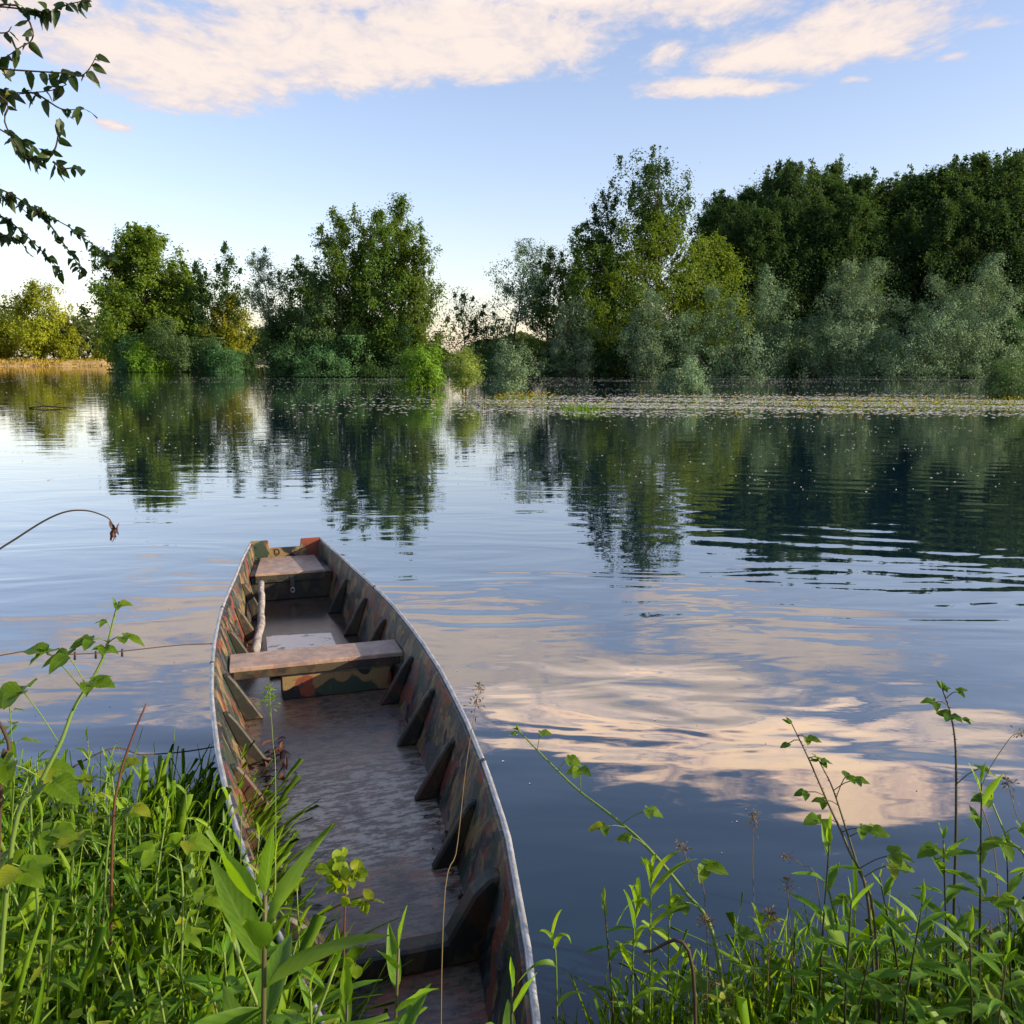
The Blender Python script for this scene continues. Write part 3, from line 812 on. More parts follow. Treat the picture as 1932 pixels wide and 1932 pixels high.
# silver willows in front of the dark wood
tree('willow_shrub', 'broad silver willow shrub with two peaks in front of the dark wood', 'willow', 1412, 512, 101, 190, 'willow', .05, nleaf=13000, cb=.03, prof=prof_shrub, nb=90, up=.6, tr=.12, stems=4, sig=.42, spread=.5, leaf=(.26, .11), sub=6)
tree('willow_shrub', 'tallest silver willow with a pointed head left of the gap in the shrubs', 'willow', 1558, 488, 100, 158, 'willow', .05, nleaf=13000, cb=.03, prof=prof_shrub, nb=90, up=.7, tr=.12, stems=2, sig=.42, spread=.3, leaf=(.26, .11), sub=6, lean=(1.2, 0))
tree('willow_shrub', 'low spreading silver willow between the two highest ones', 'willow', 1685, 556, 99, 178, 'willow', .05, nleaf=11000, cb=.03, prof=prof_shrub, nb=80, up=.5, tr=.12, stems=4, sig=.42, spread=.5, leaf=(.26, .11), sub=6)
tree('willow_shrub', 'high silver willow at the right end of the willow row', 'willow', 1836, 488, 99, 170, 'willow', .05, nleaf=13000, cb=.03, prof=prof_shrub, nb=90, up=.6, tr=.12, stems=3, sig=.42, spread=.35, leaf=(.26, .11), sub=6)
tree('willow_shrub', 'small dark willow at the right edge of the photo behind the water bush', 'willow', 1925, 590, 101, 90, 'bush', .05, nleaf=4600, cb=.03, prof=prof_shrub, nb=40, up=.6, tr=.1, stems=2, sig=.4, spread=.4, leaf=(.26, .12))

# bushes standing in the water
tree('willow_bush', 'bright green bush left of the little willow on thin stems', 'bush', 802, 650, 63, 94, 'brightbush', -.1, nleaf=4600, **{**BUSH, 'sig': .26, 'leaf': (.2, .1), 'nb': 40})
tree('willow_bush', 'little yellow green willow on thin bare stems standing in water', 'bush', 875, 657, 48.5, 72, 'paleyellow', -.1, nleaf=3600, cb=.34, prof=prof_round, nb=48, up=.8, tr=.05, stems=4, sig=.15, spread=.35, leaf=(.13, .05))
tree('willow_bush', 'grey green round willow bush right of the little willow on stems', 'bush', 958, 642, 52, 94, 'willow', -.1, nleaf=4200, cb=.06, prof=prof_round, nb=50, up=.7, tr=.05, stems=4, sig=.17, spread=.4, leaf=(.15, .06))
tree('willow_bush', 'low two lobed grey green bush standing in open water', 'bush', 1312, 672, 55, 66, 'willow', -.1, nleaf=2500, cb=.03, prof=prof_shrub, nb=32, up=.7, tr=.04, stems=3, sig=.16, spread=.6, leaf=(.16, .065))
tree('willow_bush', 'low grey green sprig bush joined left of the two lobed bush', 'bush', 1268, 696, 55, 50, 'willow', -.1, nleaf=1700, cb=.03, prof=prof_shrub, nb=24, up=.7, tr=.04, stems=3, sig=.15, spread=.6, leaf=(.16, .065))
tree('willow_bush', 'green bush in the water at the right edge of the photo', 'bush', 1915, 680, 47, 104, 'bush', -.1, nleaf=4400, cb=.03, prof=prof_shrub, nb=44, up=.5, tr=.05, stems=4, sig=.19, spread=.6, leaf=(.16, .07))

# dark wood behind: four kinds, then copies
WOOD = []
for k_, (H_, cw_, pf) in enumerate([(26, 11, prof_egg), (26, 10, prof_round), (26, 10.5, prof_egg), (26, 12.5, prof_egg), (26, 9.5, prof_egg)]):
    tk, cr = grow(H_, cw_, cb=.1, prof=pf, nb=110, nleaf=26000, leaf=(.38, .23), tr=.3, sig=.62, up=1.0, vert=1.25, sub=7, spike=2)
    WOOD.append((tk.mesh('trunk', M['palebark']), cr.mesh('crown', M['forest'], False)))
TOPX = [1300, 1345, 1400, 1480, 1520, 1570, 1620, 1680, 1740, 1800, 1860, 1905, 1950, 2100, 2300]
TOPY = [420, 378, 352, 318, 312, 318, 345, 330, 322, 310, 312, 290, 300, 300, 310]
cnt = 0
for row, (Yd, dy) in enumerate([(118, 60), (126, 16), (135, 0), (146, 12)]):
    for x_ in np.arange(1325 + row * 14, 2080, 52 if row < 3 else 60):
        xx = x_ + rng.uniform(-12, 12)
        tp = np.interp(xx, TOPX, TOPY) + dy + rng.uniform(-14, 26)
        p = at(xx, 690, Yd)
        H_ = at(xx, tp, Yd)[2] - .3
        r = empty('wood_tree', (p[0], Yd + rng.uniform(-2, 2), .3), rng.uniform(0, 6.3))
        tm, cm = WOOD[int(rng.integers(5))]
        for nm, me in (('trunk', tm), ('crown', cm)):
            link(nm, me, r)
        sc = H_ / 26
        r.scale = (sc * rng.uniform(.9, 1.15),) * 2 + (sc,)
        tag(r, 'dark green tree of the dense wood behind the silver willows', 'tree', 'trees of the dark wood on the right shore')
        cnt += 1

# understorey bushes along the shore
UB = []
for mt in ('bush', 'forest', 'bush'):
    tk, cr = grow(4.0, 6.0, nleaf=3200, **{**BUSH, 'sig': .42, 'leaf': (.3, .14)})
    UB.append((tk.mesh('trunk', M['bark']), cr.mesh('crown', M[mt], False)))
cnt = 0
for row, Yd in enumerate((105.5, 113)):
    for x_ in np.arange(915 + 25 * row, 2010, 62):
        xx = x_ + rng.uniform(-15, 15)
        p = at(xx, 690, Yd)
        r = empty('shore_bush', (p[0], Yd + rng.uniform(-1, 1), .05), rng.uniform(0, 6.3))
        tm, cm = UB[cnt % 3]
        for nm, me in (('trunk', tm), ('crown', cm)):
            link(nm, me, r)
        r.scale = (rng.uniform(.8, 1.1),) * 2 + (rng.uniform(.7, 1.15) * (1 + .5 * row),)
        tag(r, 'low dark green bush crowding the foot of the right wood', 'bush', 'bushes along the right shore')
        cnt += 1
for x_ in (535, 565, 595, 655, 700, 760, 790):
    p = at(x_, 690, 111)
    r = empty('shore_bush', (p[0], 111, .1), rng.uniform(0, 6.3))
    tm, cm = UB[cnt % 3]
    for nm, me in (('trunk', tm), ('crown', cm)):
        link(nm, me, r)
    r.scale = (.8, .8, rng.uniform(.8, 1.3))
    tag(r, 'low dark bush filling the stems of the middle tree group', 'bush', 'bushes behind the middle group')
    cnt += 1

# far wood along the horizon
mb = MB()
k = 60000
xw = rng.uniform(-330, 290, k)
yw = rng.uniform(400, 440, k)
hw = 8 + 3 * np.sin(xw * .045) + 2.5 * np.sin(xw * .13 + 2) + 1.5 * np.sin(xw * .31)
hw = hw + np.interp(xw, [-520, -250, -190, -170, -60, 0, 330], [11, 12, 10, 7, 1, 2, 6])
zz = np.sqrt(rng.random(k)) * hw + .3
P = np.stack([xw, yw - (hw - zz) * .4, zz], -1)
leaves2(mb, P, rng.normal(0, 1, (k, 3)), rng.normal(0, .8, (k, 3)) + [0, -.3, .6], rng.uniform(1.3, 2.8, k), rng.uniform(.9, 1.9, k), np.clip(.5 + .3 * np.sin(xw * .4) + rng.normal(0, .2, k), 0, 1))
tag(mb.build('far_wood', M['farwood'], smooth=False), 'low hazy line of far woodland beyond the lake', 'woodland', kind='stuff')


# ------------------------------------------------------------------ things floating on the lake
def discs(mb, P, a, b, rot, tint, zt=.012):
    k = len(P)
    ang = np.linspace(0, 2 * np.pi, 6, endpoint=False)
    jit = rng.uniform(.55, 1.2, (k, 6))
    ex, ey = np.cos(ang) * jit * a[:, None], np.sin(ang) * jit * b[:, None]
    c, s = np.cos(rot)[:, None], np.sin(rot)[:, None]
    v = np.stack([P[:, None, 0] + ex * c - ey * s, P[:, None, 1] + ex * s + ey * c, np.full((k, 6), .003)], -1)
    top = P + [0, 0, zt]
    vv = np.concatenate([v, top[:, None]], 1)
    base = np.arange(k)[:, None] * 7
    t = np.stack([np.stack([base[:, 0] + i_, base[:, 0] + (i_ + 1) % 6, base[:, 0] + 6], -1) for i_ in range(6)], 1)
    mb.add(vv, None, t, tint=np.repeat(tint, 7))


mb = MB()
# loose fluff: more of it far out
k = 20000
yy = 12 + 90 * rng.random(k) ** .6
xx = rng.uniform(-.62, .62, k) * yy * 1.02
clump = .8 * np.sin(yy * 1.1 + .25 * xx + 1.5 * np.sin(xx * .21)) - .05 + np.sin(xx * .35 + 1.3 * np.sin(yy * .2)) + np.sin(yy * .45 + xx * .12) + rng.normal(0, .8, k)
keep = clump > .1
xx, yy = xx[keep], yy[keep]
dens_k = rng.random(len(xx)) < np.interp(xx / yy, [-.6, -.3, 0, .6], [.30, .45, .9, 1])
xx, yy = xx[dens_k], yy[dens_k]
k = len(xx)
sz = rng.uniform(.008, .026, k) * np.interp(yy, [10, 30, 100], [.8, 1.2, 2.6])
discs(mb, np.stack([xx, yy, np.zeros(k)], -1), sz * 1.3, sz, rng.uniform(0, 3, k), rng.random(k))
k = 220
yy = rng.uniform(3.5, 13, k); xx = rng.uniform(-.6, .6, k) * yy
s_, w_ = boat_sw(xx, yy)
keep = (np.abs(w_) > gun(s_) + .05)
xx, yy = xx[keep], yy[keep]; k = len(xx)
sz = rng.uniform(.002, .006, k)
discs(mb, np.stack([xx, yy, np.zeros(k)], -1), sz * 1.3, sz, rng.uniform(0, 3, k), rng.random(k), .002)
tag(mb.build('seed_fluff', M['fluff'], smooth=False), 'white specks of willow fluff drifting on the water', 'fluff', kind='stuff')
mb = MB()
k = 26000
uu = rng.random(k)
yy = 31 + 24 * rng.beta(2.4, 2.8, k)
xx = rng.uniform(-11, 31, k)
keep = (np.sin(xx * .5 + yy * .9) + np.sin(yy * 2.1 + .3 * xx) + rng.normal(0, .9, k) > -.25) & (rng.random(k) < np.interp(xx, [-11, -3, 3, 31], [.03, .2, 1, 1]))
xx, yy = xx[keep], yy[keep]; k = len(xx)
sz = rng.uniform(.018, .05, k)
discs(mb, np.stack([xx, yy, np.zeros(k)], -1), sz * 2.4, sz * 1.1, rng.normal(0, .35, k), rng.random(k) * .9)
tag(mb.build('floating_fluff_mat', M['fluff'], smooth=False), 'pale mat of fluff floating across the lake below the willows', 'fluff', kind='stuff')

mb = MB(); mg = MB()
for (cx_, cy_, n_, sp) in [(0.4, 49, 110, 1.0), (-1, 44, 40, 1.2), (3, 41, 60, 1.6), (7, 43, 60, 2.0), (12, 44, 90, 2.2), (16, 42, 120, 1.5), (20, 44, 120, 1.8), (25, 43, 120, 2.0), (28, 40, 110, 1.6), (14, 39, 60, 1.6), (22, 39, 60, 1.8)]:
    P = np.stack([rng.normal(cx_, sp * 1.2, n_), rng.normal(cy_ - 1, sp * 1.5, n_), np.zeros(n_)], -1)
    P = P[(P[:, 1] > 34) & (P[:, 1] < 51)]; n_ = len(P)
    for _ in range(2):
        leaves(mg, P + np.stack([rng.normal(0, .2, n_), rng.normal(0, .2, n_), np.zeros(n_)], -1), np.stack([rng.normal(0, .5, n_), rng.normal(0, .5, n_), np.ones(n_)], -1), rng.normal(0, 1, (n_, 3)), rng.uniform(.08, .30, n_), .035, .1, p_blade, 0, 2)
    leaves2(mb, P + np.stack([rng.normal(0, .1, n_), rng.normal(0, .1, n_), rng.uniform(.06, .32, n_)], -1), rng.normal(0, 1, (n_, 3)), rng.normal(0, 1, (n_, 3)), rng.uniform(.06, .13, n_), rng.uniform(.04, .08, n_), rng.random(n_))
tag(mg.build('green_water_plants', M['olive'], smooth=False), 'green stems of water plants rising from the floating mat', 'water plants', kind='stuff')
tag(mb.build('yellow_water_plants', M['yellow'], smooth=False), 'yellow flowering water plants scattered over the floating mat', 'water plants', kind='stuff')

mb = MB()
n_ = 170
c = at(1098, 782, 36)
P = np.stack([rng.normal(0, .55, n_), rng.normal(0, .3, n_), np.full(n_, -.05)], -1)
leaves(mb, P, np.stack([rng.normal(0, .35, n_), rng.normal(0, .35, n_), np.ones(n_)], -1), rng.normal(0, 1, (n_, 3)), rng.uniform(.2, .55, n_), .03, .2, p_blade, 0, 3)
o = mb.build('grass_tuft', M['brightbush']); o.location = (c[0], 36, 0)
tag(o, 'bright green tuft of grass rising from the lake on the pale mat', 'grass tuft')

mb = MB()
c = at(95, 768, 38)
tube(mb, spline([(-.9, 0, .02), (-.3, .1, .09), (.3, 0, .05), (.9, .1, .03)], 8), .03, 5)
tube(mb, spline([(-.2, .1, .05), (-.5, .1, .22), (-.75, .2, .3)], 5), .015, 5)
tube(mb, spline([(.1, .05, .05), (.25, .1, .18), (.5, .1, .2)], 5), .015, 5)
o = mb.build('driftwood_branch', M['twig']); o.location = (c[0], 38, 0)
tag(o, 'dark dead branch afloat on the far left water', 'branch')

# ------------------------------------------------------------------ the boat
boat = empty('rowing_boat', (BO[0], BO[1], 0), BTH)
tag(boat, 'old flat bottomed wooden boat in worn camouflage paint moored in the reeds', 'boat')
# local axes: x = across (right), y = towards the far end; s runs back towards the bank: y = -s


def bput(name, verts, faces, mat, parent=boat, bevel=0.0, smooth=False, seg=1):
    me = bpy.data.meshes.new(name)
    bm = bmesh.new()
    vs = [bm.verts.new(tuple(float(c) for c in v)) for v in verts]
    for f in faces:
        bm.faces.new([vs[i_] for i_ in f])
    bmesh.ops.recalc_face_normals(bm, faces=bm.faces)
    if bevel:
        bmesh.ops.bevel(bm, geom=[e for e in bm.edges if e.is_manifold and e.calc_face_angle(0) > .5], offset=bevel, segments=seg, profile=.5, affect='EDGES')
    bm.to_mesh(me); bm.free()
    for p_ in me.polygons:
        p_.use_smooth = smooth
    me.materials.append(mat)
    return link(name, me, parent)


def prism(name, poly, s0, s1, mat, parent=boat, bevel=.004):
    """polygon in (across, up) extruded along the boat from s0 to s1"""
    k_ = len(poly)
    v = [(p_[0], -s0, p_[1]) for p_ in poly] + [(p_[0], -s1, p_[1]) for p_ in poly]
    f = [list(range(k_)), list(range(2 * k_ - 1, k_ - 1, -1))] + [[a_, (a_ + 1) % k_, k_ + (a_ + 1) % k_, k_ + a_] for a_ in range(k_)]
    return bput(name, v, f, mat, parent, bevel)


def slab(name, quad, z0, z1, mat, parent=boat, bevel=.004):
    """quad = four (s, w) corners, from z0 up to z1"""
    v = [(w_, -s_, z0) for s_, w_ in quad] + [(w_, -s_, z1) for s_, w_ in quad]
    f = [[3, 2, 1, 0], [4, 5, 6, 7]] + [[a_, (a_ + 1) % 4, 4 + (a_ + 1) % 4, 4 + a_] for a_ in range(4)]
    return bput(name, v, f, mat, parent, bevel)


S = np.linspace(0, 6.95, 60)
TH = .022


def wall_w(s_, z_):
    """inside face of the side planking"""
    c_ = chine(s_) - TH
    return c_ + (gun(s_) - TH - c_) * (z_ - ZF) / (ZG - ZF)


NZ = 5
for side, nm in ((-1, 'hull_side'), (1, 'hull_side')):
    mb = MB()
    zi = np.linspace(ZF - .03, ZG, NZ)
    inner = np.stack([np.stack([side * wall_w(S, z_), -S, np.full_like(S, z_)], -1) for z_ in zi], 1)
    zo = np.linspace(ZG, ZB, NZ)
    outer = np.stack([np.stack([side * (chine(S) + (gun(S) - chine(S)) * (z_ - ZB) / (ZG - ZB)), -S, np.full_like(S, z_)], -1) for z_ in zo], 1)
    v = np.concatenate([inner, outer], 1)                            # 60, 10, 3
    a_ = (np.arange(len(S) - 1)[:, None] * 2 * NZ + np.arange(2 * NZ - 1)[None, :])
    q = np.stack([a_, a_ + 1, a_ + 2 * NZ + 1, a_ + 2 * NZ], -1).reshape(-1, 4)
    if side < 0:
        q = q[:, ::-1]
    mb.add(v, q)
    mb.build(nm, M['camo_wall'], boat, smooth=False)
    rl = MB()
    tube(rl, np.stack([side * (gun(S) + .002), -S, np.full_like(S, ZG + .005)], -1), .0115, 8)
    r_ = rl.build('gunwale_rail', M['rail'], boat)
    for s_ in ((1.9, 4.93) if side > 0 else (2.15, 3.3)):
        cl = MB()
        ds = np.array([s_ - .012, s_ + .012])
        tube(cl, np.stack([side * (gun(ds) + .002), -ds, np.full(2, ZG + .005)], -1), .0135, 8)
        cl.build('joint_clip', M['darkmetal'], r_)
mb = MB()
v = np.stack([np.stack([-chine(S), -S, np.full_like(S, ZB + .001)], -1), np.stack([chine(S), -S, np.full_like(S, ZB + .001)], -1)], 1)
a_ = np.arange(len(S) - 1) * 2
mb.add(v, np.stack([a_, a_ + 1, a_ + 3, a_ + 2], -1))
mb.build('hull_bottom', M['camo_hull'], boat, smooth=False)
mb = MB()
ww = np.linspace(-1, 1, 9)
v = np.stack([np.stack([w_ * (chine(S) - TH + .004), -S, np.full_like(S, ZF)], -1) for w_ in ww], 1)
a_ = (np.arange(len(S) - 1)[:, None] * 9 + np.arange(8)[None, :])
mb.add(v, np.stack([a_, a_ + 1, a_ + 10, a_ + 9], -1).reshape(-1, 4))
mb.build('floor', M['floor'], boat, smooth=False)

# far end
tr_ = prism('transom', [(-.272, ZB), (.272, ZB), (.316, .445), (.135, .445), (.125, .372), (-.15, .372), (-.16, .445), (-.316, .445)], -.032, .0, M['camo_panel'])
mb = MB()
an = np.linspace(0, 2 * np.pi, 20)
tube(mb, np.stack([-.085 + .022 * np.cos(an), np.full(20, -.003), .335 + .028 * np.sin(an)], -1), .0035, 5, cap=False)
mb.build('painted_ring', M['black'], tr_)
prism('bow_post', [(-.10, ZB), (.10, ZB), (.105, .42), (-.105, .42)], 6.95, 6.98, M['camo_panel'])

# locker
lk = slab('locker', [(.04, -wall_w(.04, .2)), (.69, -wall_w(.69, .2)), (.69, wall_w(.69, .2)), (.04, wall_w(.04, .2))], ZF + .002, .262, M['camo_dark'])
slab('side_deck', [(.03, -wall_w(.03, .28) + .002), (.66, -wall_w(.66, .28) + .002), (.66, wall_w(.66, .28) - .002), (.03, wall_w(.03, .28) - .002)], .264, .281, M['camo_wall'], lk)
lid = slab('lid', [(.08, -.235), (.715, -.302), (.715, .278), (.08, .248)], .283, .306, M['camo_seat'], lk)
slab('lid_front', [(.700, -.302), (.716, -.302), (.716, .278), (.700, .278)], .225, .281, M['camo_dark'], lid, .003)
hs = slab('hasp', [(.717, -.018), (.723, -.018), (.723, .018), (.717, .018)], .14, .27, M['darkmetal'], lk, .002)
mb = MB()
an = np.linspace(0, 2 * np.pi, 14)
tube(mb, np.stack([.016 * np.cos(an), np.full(14, -.73), .15 + .02 * np.sin(an)], -1), .005, 6, cap=False)
mb.build('padlock_ring', M['rail'], hs)
for w_ in (-.19, .19):
    mb = MB()
    tube(mb, np.stack([w_ + .018 * np.cos(an), -.06 + .02 * np.sin(an), .30 + .012 * np.sin(an)], -1), .004, 5, cap=False)
    mb.build('hinge_ring', M['darkmetal'], lid)

# ribs
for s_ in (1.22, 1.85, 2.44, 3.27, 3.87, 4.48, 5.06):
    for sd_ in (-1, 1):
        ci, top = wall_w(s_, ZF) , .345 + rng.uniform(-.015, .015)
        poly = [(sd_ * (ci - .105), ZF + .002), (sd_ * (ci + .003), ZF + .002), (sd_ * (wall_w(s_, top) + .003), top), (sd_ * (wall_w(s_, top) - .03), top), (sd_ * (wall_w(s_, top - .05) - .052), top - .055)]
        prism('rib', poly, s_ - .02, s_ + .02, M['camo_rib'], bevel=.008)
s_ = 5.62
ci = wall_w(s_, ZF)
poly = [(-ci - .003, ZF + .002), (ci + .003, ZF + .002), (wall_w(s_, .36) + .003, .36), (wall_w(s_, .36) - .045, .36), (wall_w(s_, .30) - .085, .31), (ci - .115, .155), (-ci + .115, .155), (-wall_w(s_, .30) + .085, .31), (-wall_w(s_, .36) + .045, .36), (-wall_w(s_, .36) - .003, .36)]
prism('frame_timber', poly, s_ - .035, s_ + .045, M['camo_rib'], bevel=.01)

# thwart over a bait well
tw = slab('thwart', [(2.79, -wall_w(2.79, .3) + .012), (3.06, -wall_w(3.06, .3) + .012), (3.06, wall_w(3.06, .3) - .004), (2.79, wall_w(2.79, .3) - .004)], .274, .302, M['camo_seat'])
slab('face_board', [(3.035, -wall_w(3.05, .24) + .012), (3.056, -wall_w(3.05, .24) + .012), (3.056, wall_w(3.05, .24) - .003), (3.035, wall_w(3.05, .24) - .003)], .225, .272, M['camo_rib'], tw)
wl = slab('bait_well', [(2.83, -.215), (3.033, -.215), (3.033, wall_w(3.0, .1) - .003), (2.83, wall_w(2.83, .1) - .003)], ZF + .002, .205, M['camo_panel'])

# painted cloud reflection on the boat bottom, and a loose stick
o = slab('cloud_reflection_slab', [(1.76, -.265), (2.62, -.275), (2.62, .215), (1.82, .205)], ZF + .006, ZF + .022, M['cloud_reflection'], None, .003)  # thin slab added to carry the painted cloud reflection
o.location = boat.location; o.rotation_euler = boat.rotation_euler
tag(o, 'pale painted reflection of clouds on the wet boat bottom behind the middle seat', 'cloud_reflection')
mb = MB()
tube(mb, spline([(-.27, -1.12, .33), (-.272, -1.35, .27), (-.285, -1.65, .20), (-.315, -1.9, .15), (-.35, -2.2, .105)], 14) + rng.normal(0, .004, (14, 3)), np.linspace(.026, .030, 14) + rng.normal(0, .002, 14), 9)
o = mb.build('driftwood_pole', M['driftwood'])
o.location = boat.location; o.rotation_euler = boat.rotation_euler
tag(o, 'grey bent driftwood stick leaning in the boat beside the pale painted reflection', 'stick')

# dead leaves caught in the boat
mb = MB()
k = 40
loc = np.stack([rng.normal(-.30, .05, k), rng.normal(-3.95, .14, k), np.full(k, ZF + .012) + rng.uniform(0, .03, k)], -1)
leaves(mb, loc, rng.normal(0, 1, (k, 3)) * [1, 1, .3], rng.normal(0, .4, (k, 3)) + [0, 0, 1], rng.uniform(.04, .09, k), rng.uniform(.015, .03, k), .1, p_ovate, .3, 4)
o = mb.build('dead_leaves', M['redtwig']); o.location = boat.location; o.rotation_euler = boat.rotation_euler
tag(o, 'withered brown leaves caught along the left side of the boat floor', 'dead leaves', kind='stuff')

mb = MB()
k = 90
s_ = rng.uniform(2.9, 5.5, k); sd_ = rng.choice([-1, 1], k); w_ = sd_ * (wall_w(s_, ZF) - .01 - .07 * rng.random(k) ** 2)
leaves(mb, np.stack([w_, -s_, np.full(k, ZF + .008)], -1), rng.normal(0, 1, (k, 3)) * [1, 1, .15], rng.normal(0, .3, (k, 3)) + [0, 0, 1], rng.uniform(.015, .05, k), rng.uniform(.006, .016, k), .05, p_ovate, .3, 4)
o = mb.build('leaf_litter', M['twig']); o.location = boat.location; o.rotation_euler = boat.rotation_euler
tag(o, 'dark bits of leaf litter in the corners of the boat floor', 'leaf litter', kind='stuff')

# mooring wires
def boat_pt(s_, w_, z_):
    q_ = BO - BAX * s_ + BPR * w_
    return np.array([q_[0], q_[1], z_])


TREE = np.array([-4.0, 2.9])
mb = MB()
a0 = boat_pt(2.93, -gun(2.93) - .012, .425)
pts = [a0, at(330, 1218, 4.85), at(215, 1230, 4.6), at(100, 1236, 4.38), at(0, 1237, 4.15), np.array([TREE[0] + .16, TREE[1] + .1, .62])]
cv = spline(pts, 60)
tube(mb, cv, .0032, 5)
for i_ in (22, 27, 31):
    tube(mb, [cv[i_] + [0, 0, .012], cv[i_] - [.004, 0, .03]], .006, 5)
o = mb.build('mooring_wire', M['twig'])
tag(o, 'thin dark mooring wire from the boat rim level with the middle seat', 'wire')
mb = MB()
a0 = boat_pt(3.92, -gun(3.92) + .01, .30)
pts = [at(428, 1405, 4.08), at(350, 1418, 3.9), at(270, 1424, 3.75), at(180, 1424, 3.6), np.array([-2.3, 3.3, .12])]
tube(mb, spline(pts, 40), .0035, 5)
o = mb.build('mooring_wire', M['twig'])
tag(o, 'lower twisted mooring wire running into the grass at the left bank', 'wire')


# ------------------------------------------------------------------ bank vegetation
def on_bank(n_, xr, yr, margin=0.0, boat_gap=.03):
    x = rng.uniform(*xr, n_); y = rng.uniform(*yr, n_)
    d_ = np.interp(x, SHX, SHY) - y
    s_, w_ = boat_sw(x, y)
    ok = (d_ > margin) & ((np.abs(w_) > gun(s_) + boat_gap) | (s_ > 7.0))
    x, y = x[ok], y[ok]
    return np.stack([x, y, ground_z(x, y)], -1)


# meadow grass
mb = MB()
for (n_, xr, yr, mg, Lr, Wr) in [(30000, (-3.0, -.1), (1.0, 3.8), -.12, (.22, .52), (.005, .010)), (15000, (0, 2.8), (1.0, 3.0), -.15, (.15, .42), (.0045, .009)),
                                 (4200, (-3.0, -.3), (1.2, 3.8), -.15, (.42, .72), (.008, .016)), (2600, (.15, 2.8), (1.3, 3.0), -.14, (.34, .60), (.006, .012))]:
    P = on_bank(n_, xr, yr, mg)
    k = len(P)
    P[:, 2] -= .02
    az = rng.uniform(0, 2 * np.pi, k)
    tl = np.abs(rng.normal(.28, .2, k))
    D = np.stack([np.cos(az) * tl, np.sin(az) * tl, np.ones(k)], -1)
    N = np.stack([-np.cos(az), -np.sin(az), tl], -1) + rng.normal(0, .3, (k, 3))
    L = rng.uniform(*Lr, k)
    cl = .5 + .5 * np.sin(P[:, 0] * 4.2 + 1.0) * np.cos(P[:, 1] * 3.7)
    leaves(mb, P, D, N, L * (.8 + .3 * cl), rng.uniform(*Wr, k), rng.uniform(.05, .55, k) * 1.0, p_blade, .15, 5, tint=np.clip(.15 + .5 * cl + rng.normal(0, .25, k), 0, 1), curl=rng.uniform(-.25, .1, k))
tag(mb.build('bank_grass', M['grass']), 'dense green grass covering the near bank', 'grass', kind='stuff')
# tall grass leaning over the left side of the boat
mb = MB()
k = 4200
s_ = rng.uniform(4.2, 7.0, k); w_ = -(gun(s_) + .02 + .34 * rng.random(k) ** 1.3)
q_ = BO[None] - BAX[None] * s_[:, None] + BPR[None] * w_[:, None]
P = np.column_stack([q_, ground_z(q_[:, 0], q_[:, 1]) - .03])
D = np.stack([rng.normal(.22, .25, k), rng.normal(.05, .25, k), np.ones(k)], -1)
leaves(mb, P, D, np.stack([-D[:, 0], -D[:, 1] - .3, np.full(k, .4)], -1) + rng.normal(0, .3, (k, 3)), rng.uniform(.42, .80, k), rng.uniform(.005, .013, k), rng.uniform(.15, .7, k), p_blade, .15, 6, tint=np.clip(rng.normal(.6, .25, k), 0, 1), ruffle=.03)
tag(mb.build('overhanging_grass', M['grass']), 'tall grass blades leaning over the left side of the boat', 'grass', kind='stuff')
# dead litter and old stems low in the grass
mb = MB()
P = on_bank(2600, (-3.4, 3.4), (1.0, 3.6), 0)
k = len(P)
leaves(mb, P, np.stack([rng.normal(0, 1, k), rng.normal(0, 1, k), np.abs(rng.normal(.3, .4, k))], -1), rng.normal(0, 1, (k, 3)), rng.uniform(.1, .35, k), rng.uniform(.003, .007, k), .2, p_blade, .1, 3)
tag(mb.build('dead_grass', M['seed']), 'dry dead stalks lying low in the bank grass', 'dead grass', kind='stuff')


def stem_at(cv, f):
    return np.array([np.interp(f, np.linspace(0, 1, len(cv)), cv[:, c_]) for c_ in range(3)])


def plant(name, cv, stem_r, specs, leafmat, stemmat, label, cat, group=None, extra=None, origin=None):
    """thing with a stem along cv and one foliage mesh; specs = arrays for leaves()"""
    o = np.asarray(cv[0] if origin is None else origin, float)
    r = empty(name, o)
    st = MB()
    tube(st, cv - o, stem_r, 6, tint=rng.random())
    if extra is not None:
        for (pts_, rr) in extra:
            tube(st, np.asarray(pts_) - o, rr, 5, tint=rng.random())
    st.build('stem', M[stemmat], r)
    fo = MB()
    for sp in specs:
        sp = dict(sp); sp['P'] = np.atleast_2d(sp['P']) - o
        leaves(fo, **sp)
    fo.build('foliage', M[leafmat], r)
    return tag(r, label, cat, group)


